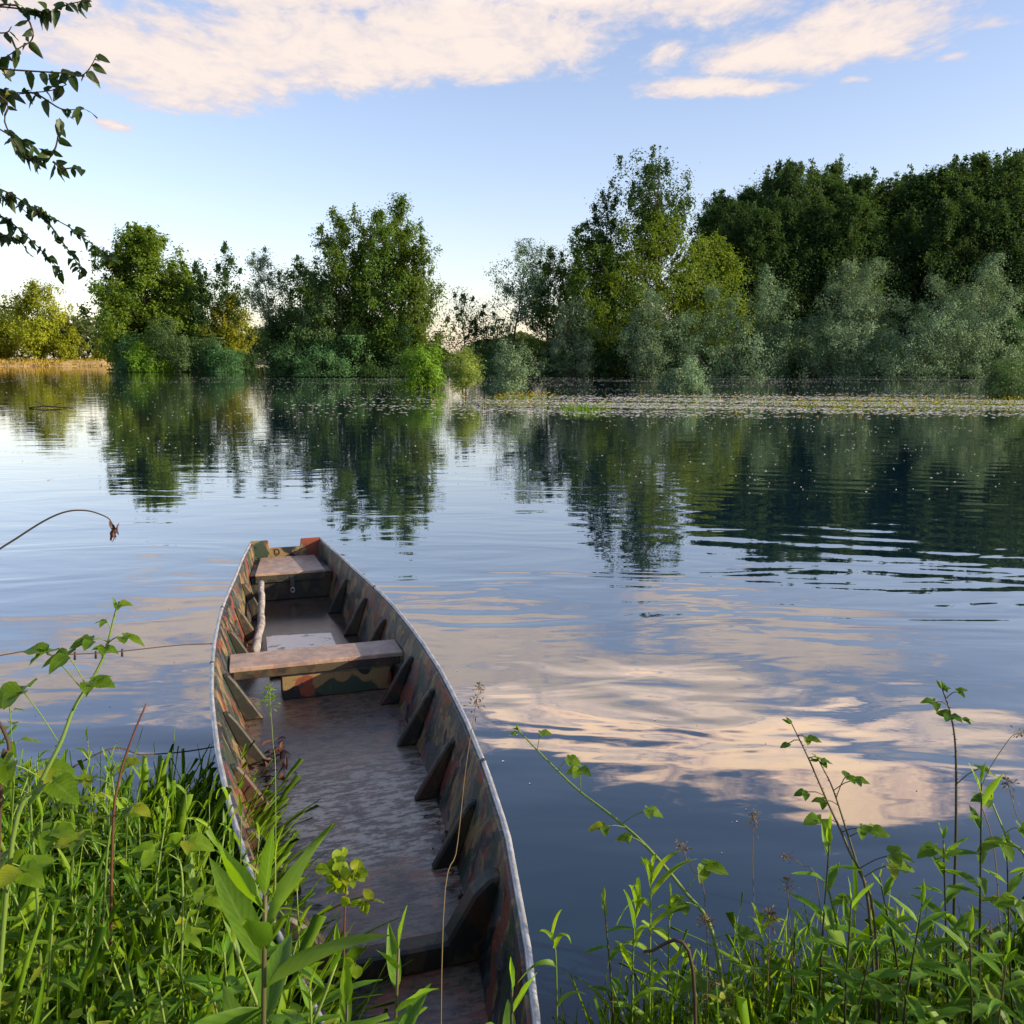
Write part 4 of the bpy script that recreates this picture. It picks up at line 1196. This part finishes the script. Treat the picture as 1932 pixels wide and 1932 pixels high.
def lance_specs(cv, n_, Lmax, wr=.2, f0=.12, top_up=1.5, phase=0.0, lowdroop=.5):
    out = []
    f = np.linspace(f0, 1.0, n_)
    az = phase + np.arange(n_) * 2.39996 + rng.normal(0, .15, n_)
    P = np.array([stem_at(cv, v_) for v_ in f])
    el = np.interp(f, [0, .5, .88, 1], [R(-8), R(4), R(22), R(84)]) + rng.normal(0, R(7), n_)
    D = np.stack([np.cos(az) * np.cos(el), np.sin(az) * np.cos(el), np.sin(el)], -1)
    N = np.stack([-np.cos(az) * np.sin(el), -np.sin(az) * np.sin(el), np.cos(el)], -1)
    L = Lmax * np.interp(f, [0, .3, .75, .93, 1], [.55, .9, 1, .82, .48]) * rng.uniform(.85, 1.12, n_)
    dr = np.interp(f, [0, .5, .9, 1], [lowdroop + .25, lowdroop, .16, 0]) * rng.uniform(.6, 1.3, n_)
    out.append(dict(P=P, D=D, N=N, L=L, Wd=L * wr, droop=dr, prof=p_lance, fold=.28, seg=8, tint=np.clip(np.interp(f, [0, 1], [.15, .85]) + rng.normal(0, .15, n_), 0, 1)))
    return out


def goldenrod(top, base, n_=24, Lmax=.12, label='', r0=.0042, bend=.03, wr=.2, f0=.12, phase=0.0, group='lance leaved plants on the bank', stem='darkstem', **kw):
    top, base = np.asarray(top, float), np.asarray(base, float)
    mid = (top + base) / 2 + np.array([rng.normal(0, bend), rng.normal(0, bend), 0])
    cv = spline([base, mid, top], 14)
    return plant('lance_leaved_plant', cv, np.linspace(r0, r0 * .45, 14), lance_specs(cv, n_, Lmax, wr, f0, phase=phase, **kw), 'golden_rod', stem, label, 'plant', group)


def gp(px_, Yd, lift=-.02):
    """ground point under picture column px_ at distance Yd"""
    x = at(px_, 1500, Yd)[0]
    for _ in range(3):
        z = float(ground_z(x, Yd))
        zc_ = Yd * math.cos(PITCH) + (CAMZ - z) * math.sin(PITCH)
        x = (px_ - 966) / FPX * zc_
    return np.array([x, Yd, max(z, -.1) + lift])


# large ones close to the camera
goldenrod(at(500, 1690, .98), gp(462, .98), 32, .21, 'large lance leaved plant nearest the camera, left of the boat', .0062, .01, .19, .3, phase=.4, lowdroop=.14)
goldenrod(at(752, 1790, 1.2), gp(735, 1.22), 24, .15, 'lance leaved plant in front of the boat frame timber', .0048, .02, .2, .3, phase=1.7, lowdroop=.2)
goldenrod(at(966, 1868, 1.22), gp(960, 1.25), 20, .13, 'lance leaved plant over the near right corner of the boat', .0045, .01, .2, .3, phase=.9, lowdroop=.2)
goldenrod(at(655, 1895, 1.1), gp(670, 1.1), 20, .15, 'low lance leaved plant between the two plants before the boat', .0045, .02, .2, .3, phase=2.7, lowdroop=.2)
# right bank
RB = [((1852, 1478), 1845, 1.95, 26, .115, 'tallest lance leaved plant near the right edge'),
      ((1566, 1572), 1560, 2.0, 24, .105, 'lance leaved plant with a leafy rosette top below the paired canes'),
      ((1780, 1585), 1792, 2.05, 26, .115, 'lance leaved plant close left of the tallest one'),
      ((1660, 1655), 1656, 2.15, 20, .095, 'short lance leaved plant right of the paired canes'),
      ((1740, 1705), 1735, 1.85, 22, .125, 'bushy lance leaved plant in the middle of the right thicket'),
      ((1606, 1700), 1605, 1.9, 22, .115, 'short bushy plant under the paired bramble canes'),
      ((1900, 1610), 1930, 2.0, 22, .11, 'lance leaved plant cut by the right edge of the photo'),
      ((1700, 1745), 1705, 2.2, 20, .10, 'low plant behind the bushy plant of the right thicket'),
      ((1500, 1760), 1500, 2.1, 18, .09, 'low lance leaved plant left of the right thicket'),
      ((1830, 1760), 1835, 1.8, 20, .12, 'low broad plant at the foot of the tallest right plant'),
      ((1140, 1700), 1140, 2.15, 14, .085, 'small lance leaved plant under the long bramble cane'),
      ((1900, 1800), 1905, 1.75, 18, .115, 'low plant in the bottom right corner'),
      ((1640, 1800), 1645, 1.8, 18, .10, 'low dark plant between the short bushy plants at the bottom right')]
for (tp, bx, Yd, n_, L_, lb) in RB:
    goldenrod(at(*tp, Yd), gp(bx, Yd), n_, L_ * 1.08, lb, .0042, +.025, .20, .2, phase=rng.uniform(0, 6))
# left bank: copies of three plants in the thicket
protos = []
for k_ in range(4):
    H_ = (.46, .38, .52, .42)[k_]
    cv = spline([(0, 0, 0), (.02 * (k_ - 1), .015, H_ * .5), (.01, .03 * (1 - k_), H_)], 12)
    protos.append(plant('lance_leaved_plant', cv, np.linspace(.0036, .0018, 12), lance_specs(cv, (20, 18, 24, 18)[k_], (.085, .095, .08, .09)[k_], .2, .15, phase=k_),
                        'golden_rod', 'greenstem', 'slender lance leaved plant among the left bank grass', 'plant', 'slender plants in the left bank grass'))
P = on_bank(460, (-2.4, -.5), (1.45, 3.35), .05, .02)
P = P[rng.permutation(len(P))[:200]]
for k_, p in enumerate(P):
    if k_ < 4:
        protos[k_].location = p; continue
    copy_thing(protos[k_ % 4], p, rng.uniform(0, 6.3), rng.uniform(.7, 1.25), (rng.normal(0, .12), rng.normal(0, .12)))
s_ = 4.5 + 2.7 * rng.random(70) ** .8; w_ = -(gun(s_) + .03 + .30 * rng.random(70))
for k_ in range(70):
    q_ = BO - BAX * s_[k_] + BPR * w_[k_]
    o = copy_thing(protos[k_ % 4], (q_[0], q_[1], float(ground_z(*q_))), rng.uniform(0, 6.3), rng.uniform(1.0, 1.45) * (1 + .16 * max(0, s_[k_] - 5.4)), (rng.normal(0, .1), rng.normal(.20, .1)))
    tag(o, 'slender lance leaved plant leaning against the left side of the boat', 'plant', 'slender plants against the boat')
P = on_bank(240, (.35, 2.6), (1.5, 2.7), .05, .03)
P = P[rng.permutation(len(P))[:55]]
for k_, p in enumerate(P):
    o = copy_thing(protos[k_ % 4], p, rng.uniform(0, 6.3), rng.uniform(.55, .95), (rng.normal(0, .12), rng.normal(0, .12)))
    tag(o, 'slender low plant in the grass of the right bank', 'plant', 'slender plants in the right bank grass')


# broad leaved herbs (balsam and bramble shoots) filling the left bank
def herb(H_, n_, Lm, k_):
    cv = spline([(0, 0, 0), (.03, .01 * k_, H_ * .5), (.02 * k_ - .02, .02, H_)], 10)
    f = np.linspace(.3, 1, n_)
    f = np.repeat(f[::2], 2)[:n_]
    az = np.arange(n_) * np.pi + np.floor(np.arange(n_) / 2) * 1.4 + rng.normal(0, .2, n_) + k_
    el = np.interp(f, [0, .8, 1], [R(5), R(15), R(40)]) + rng.normal(0, R(10), n_)
    D0 = np.stack([np.cos(az) * np.cos(el + .4), np.sin(az) * np.cos(el + .4), np.sin(el + .4)], -1)
    P0 = np.array([stem_at(cv, v_) for v_ in f])
    pet = Lm * .55 * np.interp(f, [0, .7, 1], [1, .8, .25])
    P1 = P0 + D0 * pet[:, None]
    ex = [(np.stack([P0[i_], P1[i_]]), .0012) for i_ in range(n_)]
    D = np.stack([np.cos(az) * np.cos(el), np.sin(az) * np.cos(el), np.sin(el) - .25], -1)
    N = np.stack([np.zeros(n_), np.zeros(n_), np.ones(n_)], -1) + rng.normal(0, .25, (n_, 3))
    L = Lm * np.interp(f, [0, .6, .9, 1], [.9, 1, .8, .5]) * rng.uniform(.8, 1.15, n_)
    sp = [dict(P=P1, D=D, N=N, L=L, Wd=L * .54, droop=rng.uniform(.1, .45, n_), prof=p_ovate, fold=.14, seg=7, tint=np.clip(rng.normal(.55, .25, n_), 0, 1))]
    return plant('broad_leaved_herb', cv, np.linspace(.003, .0016, 10), sp, 'herb', 'greenstem', 'broad leaved yellow green herb in the left bank thicket', 'plant', 'broad leaved herbs on the left bank', ex)


hp = [herb(.54, 14, .075, 0), herb(.44, 12, .09, 1), herb(.60, 16, .068, 2), herb(.38, 12, .08, 3)]
P = on_bank(700, (-2.6, -.55), (1.4, 3.4), .06, .04)
P = P[rng.permutation(len(P))[:85]]
for k_, p in enumerate(P):
    if k_ < 4:
        hp[k_].location = p; continue
    copy_thing(hp[k_ % 4], p, rng.uniform(0, 6.3), rng.uniform(.65, 1.2), (rng.normal(0, .14), rng.normal(0, .14)))
P = on_bank(160, (.4, 2.5), (1.6, 2.6), .1, .04)
P = P[rng.permutation(len(P))[:28]]
for k_, p in enumerate(P):
    o = copy_thing(hp[k_ % 4], p, rng.uniform(0, 6.3), rng.uniform(.5, .85), (rng.normal(0, .14), rng.normal(0, .14)))
    tag(o, 'broad leaved herb low in the grass of the right bank', 'plant', 'broad leaved herbs on the right bank')


# bramble canes with three-part leaves
def trifoliate(P, toward, Lm, ex, specs, tint=.6, flat=1.0):
    """a petiole from P to P + toward, three leaflets at its end"""
    P, tw_ = np.asarray(P, float), np.asarray(toward, float)
    E_ = P + tw_
    ex.append((spline([P, P + tw_ * .5 + [0, 0, .006], E_], 5), .0013))
    h_ = tw_.copy(); h_[2] *= .2
    h_ = h_ / (np.linalg.norm(h_) + 1e-6)
    az = math.atan2(h_[1], h_[0])
    a_ = az + np.array([0, 1.25, -1.25]) + rng.normal(0, .1, 3)
    D = np.stack([np.cos(a_), np.sin(a_), rng.normal(-.05, .15, 3)], -1)
    N = np.array([[0, -.25, 1.0]] * 3) + rng.normal(0, .22, (3, 3))
    L = .85 * Lm * np.array([1.0, .8, .8]) * rng.uniform(.9, 1.1, 3)
    specs.append(dict(P=np.stack([E_, E_, E_]), D=D, N=N, L=L, Wd=L * .72, droop=rng.uniform(.1, .3, 3), prof=p_ovate, fold=.16, seg=7, tint=np.clip(rng.normal(tint, .2, 3), 0, 1)))


def bramble(pts, leaf_at, label, r0=.0055, r1=.0018, stem='greenstem', thorns=True):
    cv = spline(pts, 40)
    ex, sp = [], []
    for (f, tw_, Lm, tn) in leaf_at:
        trifoliate(stem_at(cv, f), tw_, Lm, ex, sp, tn)
    if thorns:
        for f in np.linspace(.06, .95, 34):
            p = stem_at(cv, f); d_ = rng.normal(0, 1, 3); d_ /= np.linalg.norm(d_)
            ex.append((np.stack([p, p + d_ * .007]), np.array([.0014, .0003])))
    # tip bud
    tip = cv[-1]; dr_ = unit(cv[-1] - cv[-3])
    k_ = 4
    sp.append(dict(P=np.repeat(tip[None], k_, 0), D=dr_ + rng.normal(0, .35, (k_, 3)), N=rng.normal(0, 1, (k_, 3)), L=rng.uniform(.018, .03, k_), Wd=.009, droop=0.0, prof=p_ovate, fold=.3, seg=5, tint=np.full(k_, .5)))
    return plant('bramble_cane', cv, np.linspace(r0, r1, 40), sp, 'bramble', stem, label, 'bramble', None, ex)


def A(x, y, Y): return at(x, y, Y)


bramble([gp(1385, 2.15), A(1350, 1780, 2.2), A(1290, 1680, 2.3), A(1215, 1592, 2.4), A(1150, 1536, 2.5), A(1090, 1490, 2.6), A(1030, 1432, 2.68), A(978, 1378, 2.74)],
        [(.985, (-.015, .0, .002), .03, .6), (.90, (.01, 0, .06), .045, .8), (.80, (.03, -.01, .05), .05, .5), (.70, (-.005, -.01, .085), .062, .8), (.52, (.075, -.02, .055), .062, .7),
         (.50, (-.07, -.03, .02), .055, .8), (.42, (-.05, .0, .03), .05, .7), (.28, (.045, -.03, .10), .085, .8), (.22, (-.05, -.02, .03), .07, .4), (.15, (.06, -.02, .03), .07, .4), (.10, (-.07, -.03, .04), .07, .6)],
        'long thorny bramble cane arching left over the water beside the boat', .0062, .0022)
bramble([gp(1660, 2.0), A(1640, 1720, 2.05), A(1600, 1600, 2.1), A(1560, 1510, 2.15), A(1525, 1430, 2.2), A(1494, 1366, 2.25)],
        [(.93, (.02, -.01, -.005), .045, .7), (.90, (-.03, 0, -.01), .03, .4), (.80, (.03, -.01, .0), .03, .5), (.62, (-.05, 0, .01), .04, .2), (.50, (-.05, -.02, .02), .065, .6), (.46, (.04, -.02, .02), .05, .4), (.3, (.07, -.02, .05), .07, .8), (.2, (-.06, -.02, .05), .06, .5)],
        'left one of the paired upright bramble canes on the right bank', .0045, .0014, 'darkstem')
bramble([gp(1668, 2.05), A(1650, 1740, 2.08), A(1620, 1640, 2.12), A(1595, 1560, 2.15), A(1570, 1485, 2.18), A(1545, 1435, 2.2)],
        [(.97, (.0, 0, .01), .04, .3), (.78, (.05, -.01, .035), .05, .2), (.74, (.02, 0, .06), .05, .3), (.70, (-.04, 0, .015), .04, .4), (.55, (.05, -.02, .03), .055, .4), (.35, (.06, -.02, .05), .07, .8)],
        'right one of the paired upright bramble canes on the right bank', .0042, .0014, 'darkstem')
bramble([gp(1795, 2.1), A(1800, 1720, 2.12), A(1803, 1600, 2.14), A(1804, 1480, 2.16), A(1802, 1400, 2.18), A(1793, 1345, 2.2), A(1778, 1300, 2.22)],
        [(.98, (.0, 0, .01), .025, .3), (.93, (.03, 0, .02), .035, .3), (.88, (-.035, 0, .01), .045, .4), (.80, (-.01, -.01, .012), .05, .1), (.79, (.03, 0, .0), .04, .1), (.5, (.05, -.01, .05), .06, .4), (.3, (-.06, -.02, .04), .07, .5)],
        'tallest straight bramble stem with small leaf clusters at the right', .0048, .0018, 'darkstem')
bramble([gp(1990, 1.9), A(1950, 1680, 1.95), A(1900, 1580, 2.0), A(1870, 1510, 2.05)],
        [(.95, (-.02, 0, .02), .05, .5), (.7, (.03, -.01, .02), .06, .6), (.5, (-.05, -.01, .02), .07, .6), (.3, (-.05, -.01, .03), .07, .6)],
        'bramble cane leaning in from the right edge behind the tallest plant', .0045, .0018)
bramble([gp(-30, 1.62), A(20, 1610, 1.66), A(75, 1480, 1.7), A(115, 1400, 1.73), A(140, 1335, 1.76), A(178, 1275, 1.8), A(200, 1225, 1.82), A(219, 1150, 1.85)],
        [(.97, (.012, 0, .03), .035, .6), (.93, (-.01, 0, .02), .03, .7), (.885, (-.03, -.01, .008), .05, .4), (.88, (.035, .0, .015), .055, .7), (.875, (.005, -.02, .0), .04, .5),
         (.66, (-.035, -.0, .07), .075, .55), (.64, (-.075, .01, .085), .07, .75), (.55, (.05, -.01, .07), .07, .7), (.42, (-.06, -.01, .12), .10, .85), (.30, (-.05, -.03, .05), .09, .7), (.22, (.07, -.03, .05), .09, .7), (.12, (.05, -.03, .08), .09, .8)],
        'bright green bramble shoot rising above the left bank thicket', .0058, .0022)
bramble([gp(330, 1.9), A(345, 1700, 1.92), A(330, 1600, 1.95)],
        [(.95, (.03, 0, .03), .07, .9), (.8, (-.05, -.01, .03), .075, .9), (.5, (.06, -.02, .03), .08, .8)],
        'short yellow leaved bramble shoot in the middle of the left thicket', .004, .002)
bramble([gp(180, 2.1), A(200, 1640, 2.12), A(215, 1520, 2.15), A(210, 1455, 2.18)],
        [(.95, (.03, 0, .03), .06, .95), (.85, (-.05, -.01, .02), .065, .9), (.6, (.06, -.02, .03), .07, .85), (.4, (-.06, -.02, .03), .075, .8)],
        'yellow green bramble shoot behind the reddish dead stem', .004, .002)
bramble([gp(90, 1.85), A(70, 1700, 1.85), A(60, 1560, 1.87), A(55, 1450, 1.88)],
        [(.95, (.04, 0, .02), .075, .7), (.85, (-.05, -.01, .02), .08, .6), (.6, (.06, -.02, .03), .08, .75), (.4, (-.06, -.02, .05), .09, .8)],
        'broad leaved bramble shoot at the left edge below the tall shoot', .0045, .002)


# reed-like grass clumps
def reed(pts, n_, Lm, label, wr=.016, cat='grass plant', ph=0, group=None):
    cv = spline(pts, 16)
    f = np.linspace(.15, .98, n_)
    az = np.arange(n_) * np.pi + rng.normal(0, .35, n_) + ph
    el = np.interp(f, [0, 1], [R(38), R(76)]) + rng.normal(0, R(8), n_)
    P_ = np.array([stem_at(cv, v_) for v_ in f])
    D = np.stack([np.cos(az) * np.cos(el), .35 * np.sin(az + .7) * np.cos(el) - .05, np.sin(el)], -1)
    N = np.stack([-np.cos(az) * np.sin(el), -.5 - .3 * rng.random(n_), np.cos(el)], -1)
    L = Lm * np.interp(f, [0, .5, 1], [.75, 1, .7]) * rng.uniform(.8, 1.15, n_)
    sp = [dict(P=P_, D=D, N=N, L=L, Wd=wr * rng.uniform(.8, 1.2, n_), droop=rng.uniform(.3, .95, n_), prof=p_blade, fold=.2, seg=9, ruffle=.02, tint=np.clip(rng.normal(.6, .2, n_), 0, 1))]
    return plant('reed_plant', cv, np.linspace(.003, .0015, 16), sp, 'grass', 'greenstem', label, cat, group)


reed([gp(1225, 2.12), A(1227, 1740, 2.13), A(1230, 1640, 2.15)], 11, .22, 'tallest broad reed grass on the bank right of the boat')
reed([gp(1190, 2.05), A(1195, 1790, 2.05), A(1205, 1690, 2.07)], 10, .20, 'reed grass with arching blades close left of the tallest one', ph=1)
reed([gp(1255, 2.2), A(1262, 1770, 2.2), A(1265, 1700, 2.22)], 8, .17, 'short reed grass close right of the tallest one')
reed([gp(1052, 2.0), A(1050, 1850, 2.0), A(1042, 1760, 2.02)], 7, .16, 'thin reed grass touching the right rim of the boat')
reed([gp(1440, 2.1), A(1440, 1800, 2.1), A(1432, 1740, 2.12)], 8, .15, 'short reed grass under the long bramble cane base', ph=2)
LR = [(30, 1390, 2.4), (70, 1400, 2.6), (125, 1420, 2.75), (165, 1360, 2.8), (210, 1400, 2.8), (265, 1430, 2.85), (310, 1470, 2.8), (350, 1460, 2.75), (395, 1480, 2.75), (430, 1470, 2.7), (455, 1500, 2.6),
      (490, 1540, 2.45), (520, 1580, 2.3), (380, 1540, 2.4), (300, 1540, 2.4), (240, 1500, 2.5), (440, 1560, 2.35), (560, 1640, 2.1), (140, 1520, 2.3), (80, 1500, 2.2)]
for k_, (x_, y_, Yd) in enumerate(LR):
    b_ = gp(x_ + rng.uniform(-15, 15), Yd)
    t_ = at(x_, y_ + 30, Yd + .05)
    reed([b_, (b_ + t_) / 2 + rng.normal(0, .015, 3), t_], int(rng.integers(7, 11)), rng.uniform(.18, .28), 'reed grass with long arching blades along the left water edge', .013, ph=rng.uniform(0, 3), group='reed grasses along the left water edge')



# seed head grasses
def panicle(pts, label, n_=40, size=.05, mat='seed', nod=0.0, group=None):
    cv = spline(pts, 24)
    o = cv[0].copy()
    r = empty('seed_head_stalk', o)
    st = MB()
    tube(st, cv - o, np.linspace(.0016, .0007, 24), 5, tint=.6)
    st.build('stem', M['greenstem' if mat == 'herb' else 'seed'], r)
    fo = MB()
    f = rng.uniform(1 - size * 2.2 / np.linalg.norm(cv[-1] - cv[0]), 1, n_)
    P0 = np.array([stem_at(cv, v_) for v_ in f]) - o
    d_ = rng.normal(0, 1, (n_, 3)) + [0, 0, .6 - nod]
    sp_ = (1 - (f - f.min()) / (1 - f.min() + 1e-6)) * size * .5 + size * .08
    P1 = P0 + unit(d_) * (sp_ * rng.uniform(.3, 1, n_))[:, None]
    for i_ in range(0, n_, 3):
        tube(fo, np.stack([P0[i_], P1[i_]]), .0006, 3, cap=False)
    leaves(fo, P1, d_, rng.normal(0, 1, (n_, 3)), size * .20, size * .07, .2, p_lance, .2, 3)
    fo.build('seed_head', M[mat], r)
    return tag(r, label, 'grass', group)


panicle([gp(1425, 2.2), A(1422, 1720, 2.2), A(1420, 1620, 2.22), A(1422, 1530, 2.24)], 'thin grass with nodding brown seed head right of the long cane', 46, .05, nod=.6)
panicle([gp(1345, 2.2), A(1330, 1700, 2.2), A(1305, 1640, 2.22), A(1280, 1588, 2.24)], 'thin grass with seed head leaning left above the long cane', 46, .05, nod=.5)
panicle([gp(1560, 2.2), A(1545, 1690, 2.2), A(1510, 1630, 2.22), A(1477, 1612, 2.24)], 'grass with drooping tan seed head left of the paired canes', 40, .035, nod=.8)
panicle([gp(1520, 2.1), A(1490, 1740, 2.1), A(1485, 1660, 2.1)], 'pale green narrow seed spike at the left of the right thicket', 40, .05)
panicle([gp(1445, 2.0), A(1450, 1800, 2.0), A(1455, 1720, 2.02)], 'bushy tan seed head low beside the short reed grass', 80, .06)
panicle([gp(1330, 2.05), A(1335, 1800, 2.05), A(1330, 1730, 2.05)], 'bushy seed head low by the foot of the long cane', 70, .05)
panicle([gp(830, 1.6), A(835, 1760, 1.7), A(862, 1600, 1.9), A(880, 1440, 2.1), A(905, 1290, 2.3)], 'very long thin grass crossing the boat to its right rim', 50, .06, nod=.3)
panicle([gp(520, 2.3), A(520, 1500, 2.5), A(515, 1400, 2.6), A(508, 1295, 2.7)], 'green branching seed head standing over the left boat side', 70, .07, 'herb')
panicle([gp(1905, 2.0), A(1880, 1640, 2.05), A(1850, 1500, 2.1), A(1900, 1400, 2.1), A(1930, 1380, 2.12)], 'dark seed head bending at the right edge', 36, .04, nod=.4)
panicle([gp(1960, 2.2), A(1940, 1620, 2.2), A(1915, 1530, 2.2), A(1900, 1470, 2.2)], 'thin loose seed head by the tallest right plant', 40, .06, nod=.2)
P = on_bank(90, (.4, 2.4), (1.7, 2.5), .1, .05)[:26]
for p in P:
    h_ = rng.uniform(.3, .48)
    panicle([p, p + [.01, .01, h_ * .5], p + [rng.normal(0, .05), rng.normal(0, .03), h_]], 'short grass with tan seed head in the right bank grass', 40, .045, group='short seed head grasses')

# dead stems on the left
for (pts, lb, rr) in [([gp(205, 2.1), A(212, 1590, 2.1), A(225, 1470, 2.12), A(250, 1390, 2.14), A(276, 1328, 2.16)], 'straight reddish dead stem slanting right over the left bank', .0042),
                      ([gp(-20, 1.7), A(0, 1500, 1.7), A(17, 1420, 1.72), A(10, 1385, 1.73), A(-10, 1350, 1.74)], 'dark crooked dead stem at the left edge', .006),
                      ([gp(1310, 1.75), A(1305, 1815, 1.75), A(1225, 1795, 1.78), A(1215, 1800, 1.78)], 'dark broken twig low in the right bank grass', .005)]:
    mb = MB()
    cv = spline(pts, 20)
    tube(mb, cv - cv[0], np.linspace(rr, rr * .55, 20), 6)
    o = mb.build('dead_stem', M['redtwig' if 'reddish' in lb else 'twig']); o.location = cv[0]
    tag(o, lb, 'dead stem')
mb = MB()
pts = [np.array([-1.75, 1.1, .38]), A(-180, 1250, 1.2), A(-60, 1085, 1.22), A(40, 1010, 1.24), A(110, 970, 1.25), A(160, 963, 1.26), A(200, 975, 1.27), A(212, 988, 1.275)]
cv = spline(pts, 40); o0 = cv[0].copy()
r = tag(empty('dry_stalk', o0), 'thin dry stalk arching in from the left with a nodding brown seed pod', 'dry stalk')
st = MB(); tube(st, cv - o0, np.linspace(.0019, .0008, 40), 5); st.build('stem', M['twig'], r)
fo = MB(); k = 16
leaves(fo, np.repeat((cv[-1] - o0)[None], k, 0) + rng.normal(0, .0025, (k, 3)) - [[0, 0, .002]] * np.arange(k)[:, None] * .5, rng.normal(0, .3, (k, 3)) + [.25, 0, -1], rng.normal(0, 1, (k, 3)), .014, .005, 0, p_ovate, .3, 4)
leaves(fo, np.repeat((cv[-4] - o0)[None], 3, 0), rng.normal(0, .2, (3, 3)) + [0, 0, -1], rng.normal(0, 1, (3, 3)), .012, .003, 0, p_ovate, .3, 4)
fo.build('seed_head', M['redtwig'], r)

# small round leaved shoot hanging over the left boat side
cvs = spline([gp(640, 1.75), A(650, 1740, 1.85), A(660, 1650, 1.95)], 14)
ex, sp = [], []
for b_ in range(9):
    f = rng.uniform(.35, 1)
    p0 = stem_at(cvs, f)
    p2 = p0 + np.array([rng.uniform(-.09, .10), rng.normal(0, .04), rng.uniform(.01, .09)])
    bp = spline([p0, (p0 + p2) / 2 + rng.normal(0, .008, 3), p2], 7)
    ex.append((bp, .0012))
    k = 8
    ff = np.linspace(.15, 1, k)
    P_ = np.array([stem_at(bp, v_) for v_ in ff])
    D = rng.normal(0, 1, (k, 3)) + [0, 0, .3]
    sp.append(dict(P=P_, D=D, N=np.array([0, -.8, .6]) + rng.normal(0, .5, (k, 3)), L=rng.uniform(.022, .036, k), Wd=rng.uniform(.018, .028, k), droop=.1, prof=p_round, fold=.15, seg=6, tint=np.clip(rng.normal(.7, .25, k), 0, 1)))
plant('birch_shoot', cvs, np.linspace(.003, .0015, 14), sp, 'herb', 'redtwig', 'shoot with small round yellow green leaves against the boat floor', 'shoot', None, ex)

# ------------------------------------------------------------------ overhanging tree at the top left
ot = tag(empty('overhanging_tree', (TREE[0], TREE[1], float(ground_z(*TREE)) - .05)), 'dark leafy branches of a bank tree hanging in at the top left', 'tree')
o0 = np.array(ot.location)
tk = MB()
cv = spline([TREE.tolist() + [.2], [TREE[0] + .05, TREE[1], 1.5], [TREE[0] - .05, TREE[1] + .1, 3.2], [TREE[0] + .1, TREE[1] + .2, 5.6]], 16)
tube(tk, cv - o0, np.linspace(.17, .06, 16), 10)
tk.build('trunk', M['bark'], ot)


def limb(root, twigs, leafL, n_per, wr, name, Yd):
    bm_, lf = MB(), MB()
    r0 = spline(root, 14)
    tube(bm_, r0 - o0, np.linspace(.035, .012, 14), 6)
    for tw_ in twigs:
        c3 = spline([A(x_, y_, Yd + dy_) for (x_, y_, dy_) in tw_], 18)
        tube(bm_, c3 - o0, np.linspace(.0042, .0014, 18), 5)
        k = int(n_per * np.linalg.norm(np.diff(c3, axis=0), axis=1).sum() / .5) + 3
        f = rng.uniform(.05, 1, k)
        P_ = np.array([stem_at(c3, v_) for v_ in f]) - o0
        ln = np.linalg.norm(P_)
        D = rng.normal(0, .7, (k, 3)) + [.25, 0, -.55]
        N = rng.normal(0, .6, (k, 3)) + [0, -.7, .5]
        L = leafL * rng.uniform(.45, 1.15, k)
        leaves(lf, P_, D, N, L, L * wr, rng.uniform(.0, .3, k), p_ovate, rng.uniform(.1, .4), 6, curl=rng.uniform(-.3, .3, k))
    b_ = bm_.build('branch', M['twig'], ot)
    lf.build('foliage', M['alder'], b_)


Yd = 3.3
limb([[TREE[0], TREE[1] + .1, 3.2], [-3.2, 3.2, 3.6], A(-160, 60, 3.3)],
     [[(-160, 60, 0), (-60, 20, 0), (0, 13, 0), (60, 20, 0), (95, 22, 0), (130, 8, 0), (178, -2, 0)],
      [(-60, 20, 0), (20, 8, 0), (48, 28, 0), (62, 60, 0), (58, 78, .02), (40, 88, 0), (10, 108, 0), (-20, 118, 0)],
      [(-160, 60, 0), (-60, 122, 0), (0, 130, 0), (70, 135, 0), (120, 138, 0), (150, 144, 0), (170, 128, 0), (183, 102, 0)],
      [(-160, 60, 0), (-60, 150, 0), (0, 168, .03), (30, 175, .03), (90, 172, .03), (125, 160, .03)],
      [(40, 176, .03), (68, 177, .03), (110, 203, .03), (130, 207, .03), (156, 206, .03)],
      [(-60, 150, 0), (12, 190, -.02), (8, 225, -.02), (22, 258, -.02), (48, 296, -.02), (60, 300, -.02), (95, 296, -.02)],
      [(90, 292, -.02), (104, 280, -.02), (110, 250, -.02), (112, 222, -.02)],
      [(-70, 60, .05), (-30, 60, .05), (10, 62, .05), (22, 50, .05)],
      [(-60, 240, .05), (-20, 235, .05), (30, 262, .05), (66, 278, .05)],
      [(100, 305, -.02), (120, 318, -.02), (146, 316, -.02), (161, 325, -.02)]], .052, 22, .55, 'branch', 3.3)
limb([[TREE[0], TREE[1], 2.2], [-3.4, 3.4, 2.75], A(-150, 330, 3.6)],
     [[(-150, 330, 0), (-60, 340, 0), (0, 357, 0), (30, 372, 0), (70, 396, 0), (130, 428, 0), (175, 462, 0), (213, 492, 0)],
      [(-100, 335, .05), (-40, 385, .05), (10, 412, .05), (45, 440, .05), (85, 480, .05), (120, 518, .05)],
      [(70, 396, 0), (95, 425, 0), (120, 460, .02), (145, 495, .02), (160, 522, .02)],
      [(-60, 400, .08), (-10, 440, .08), (30, 450, .08), (50, 470, .08)],
      [(-60, 340, 0), (-10, 365, 0), (25, 380, .02), (60, 410, .02)]], .040, 46, .70, 'branch', 3.6)
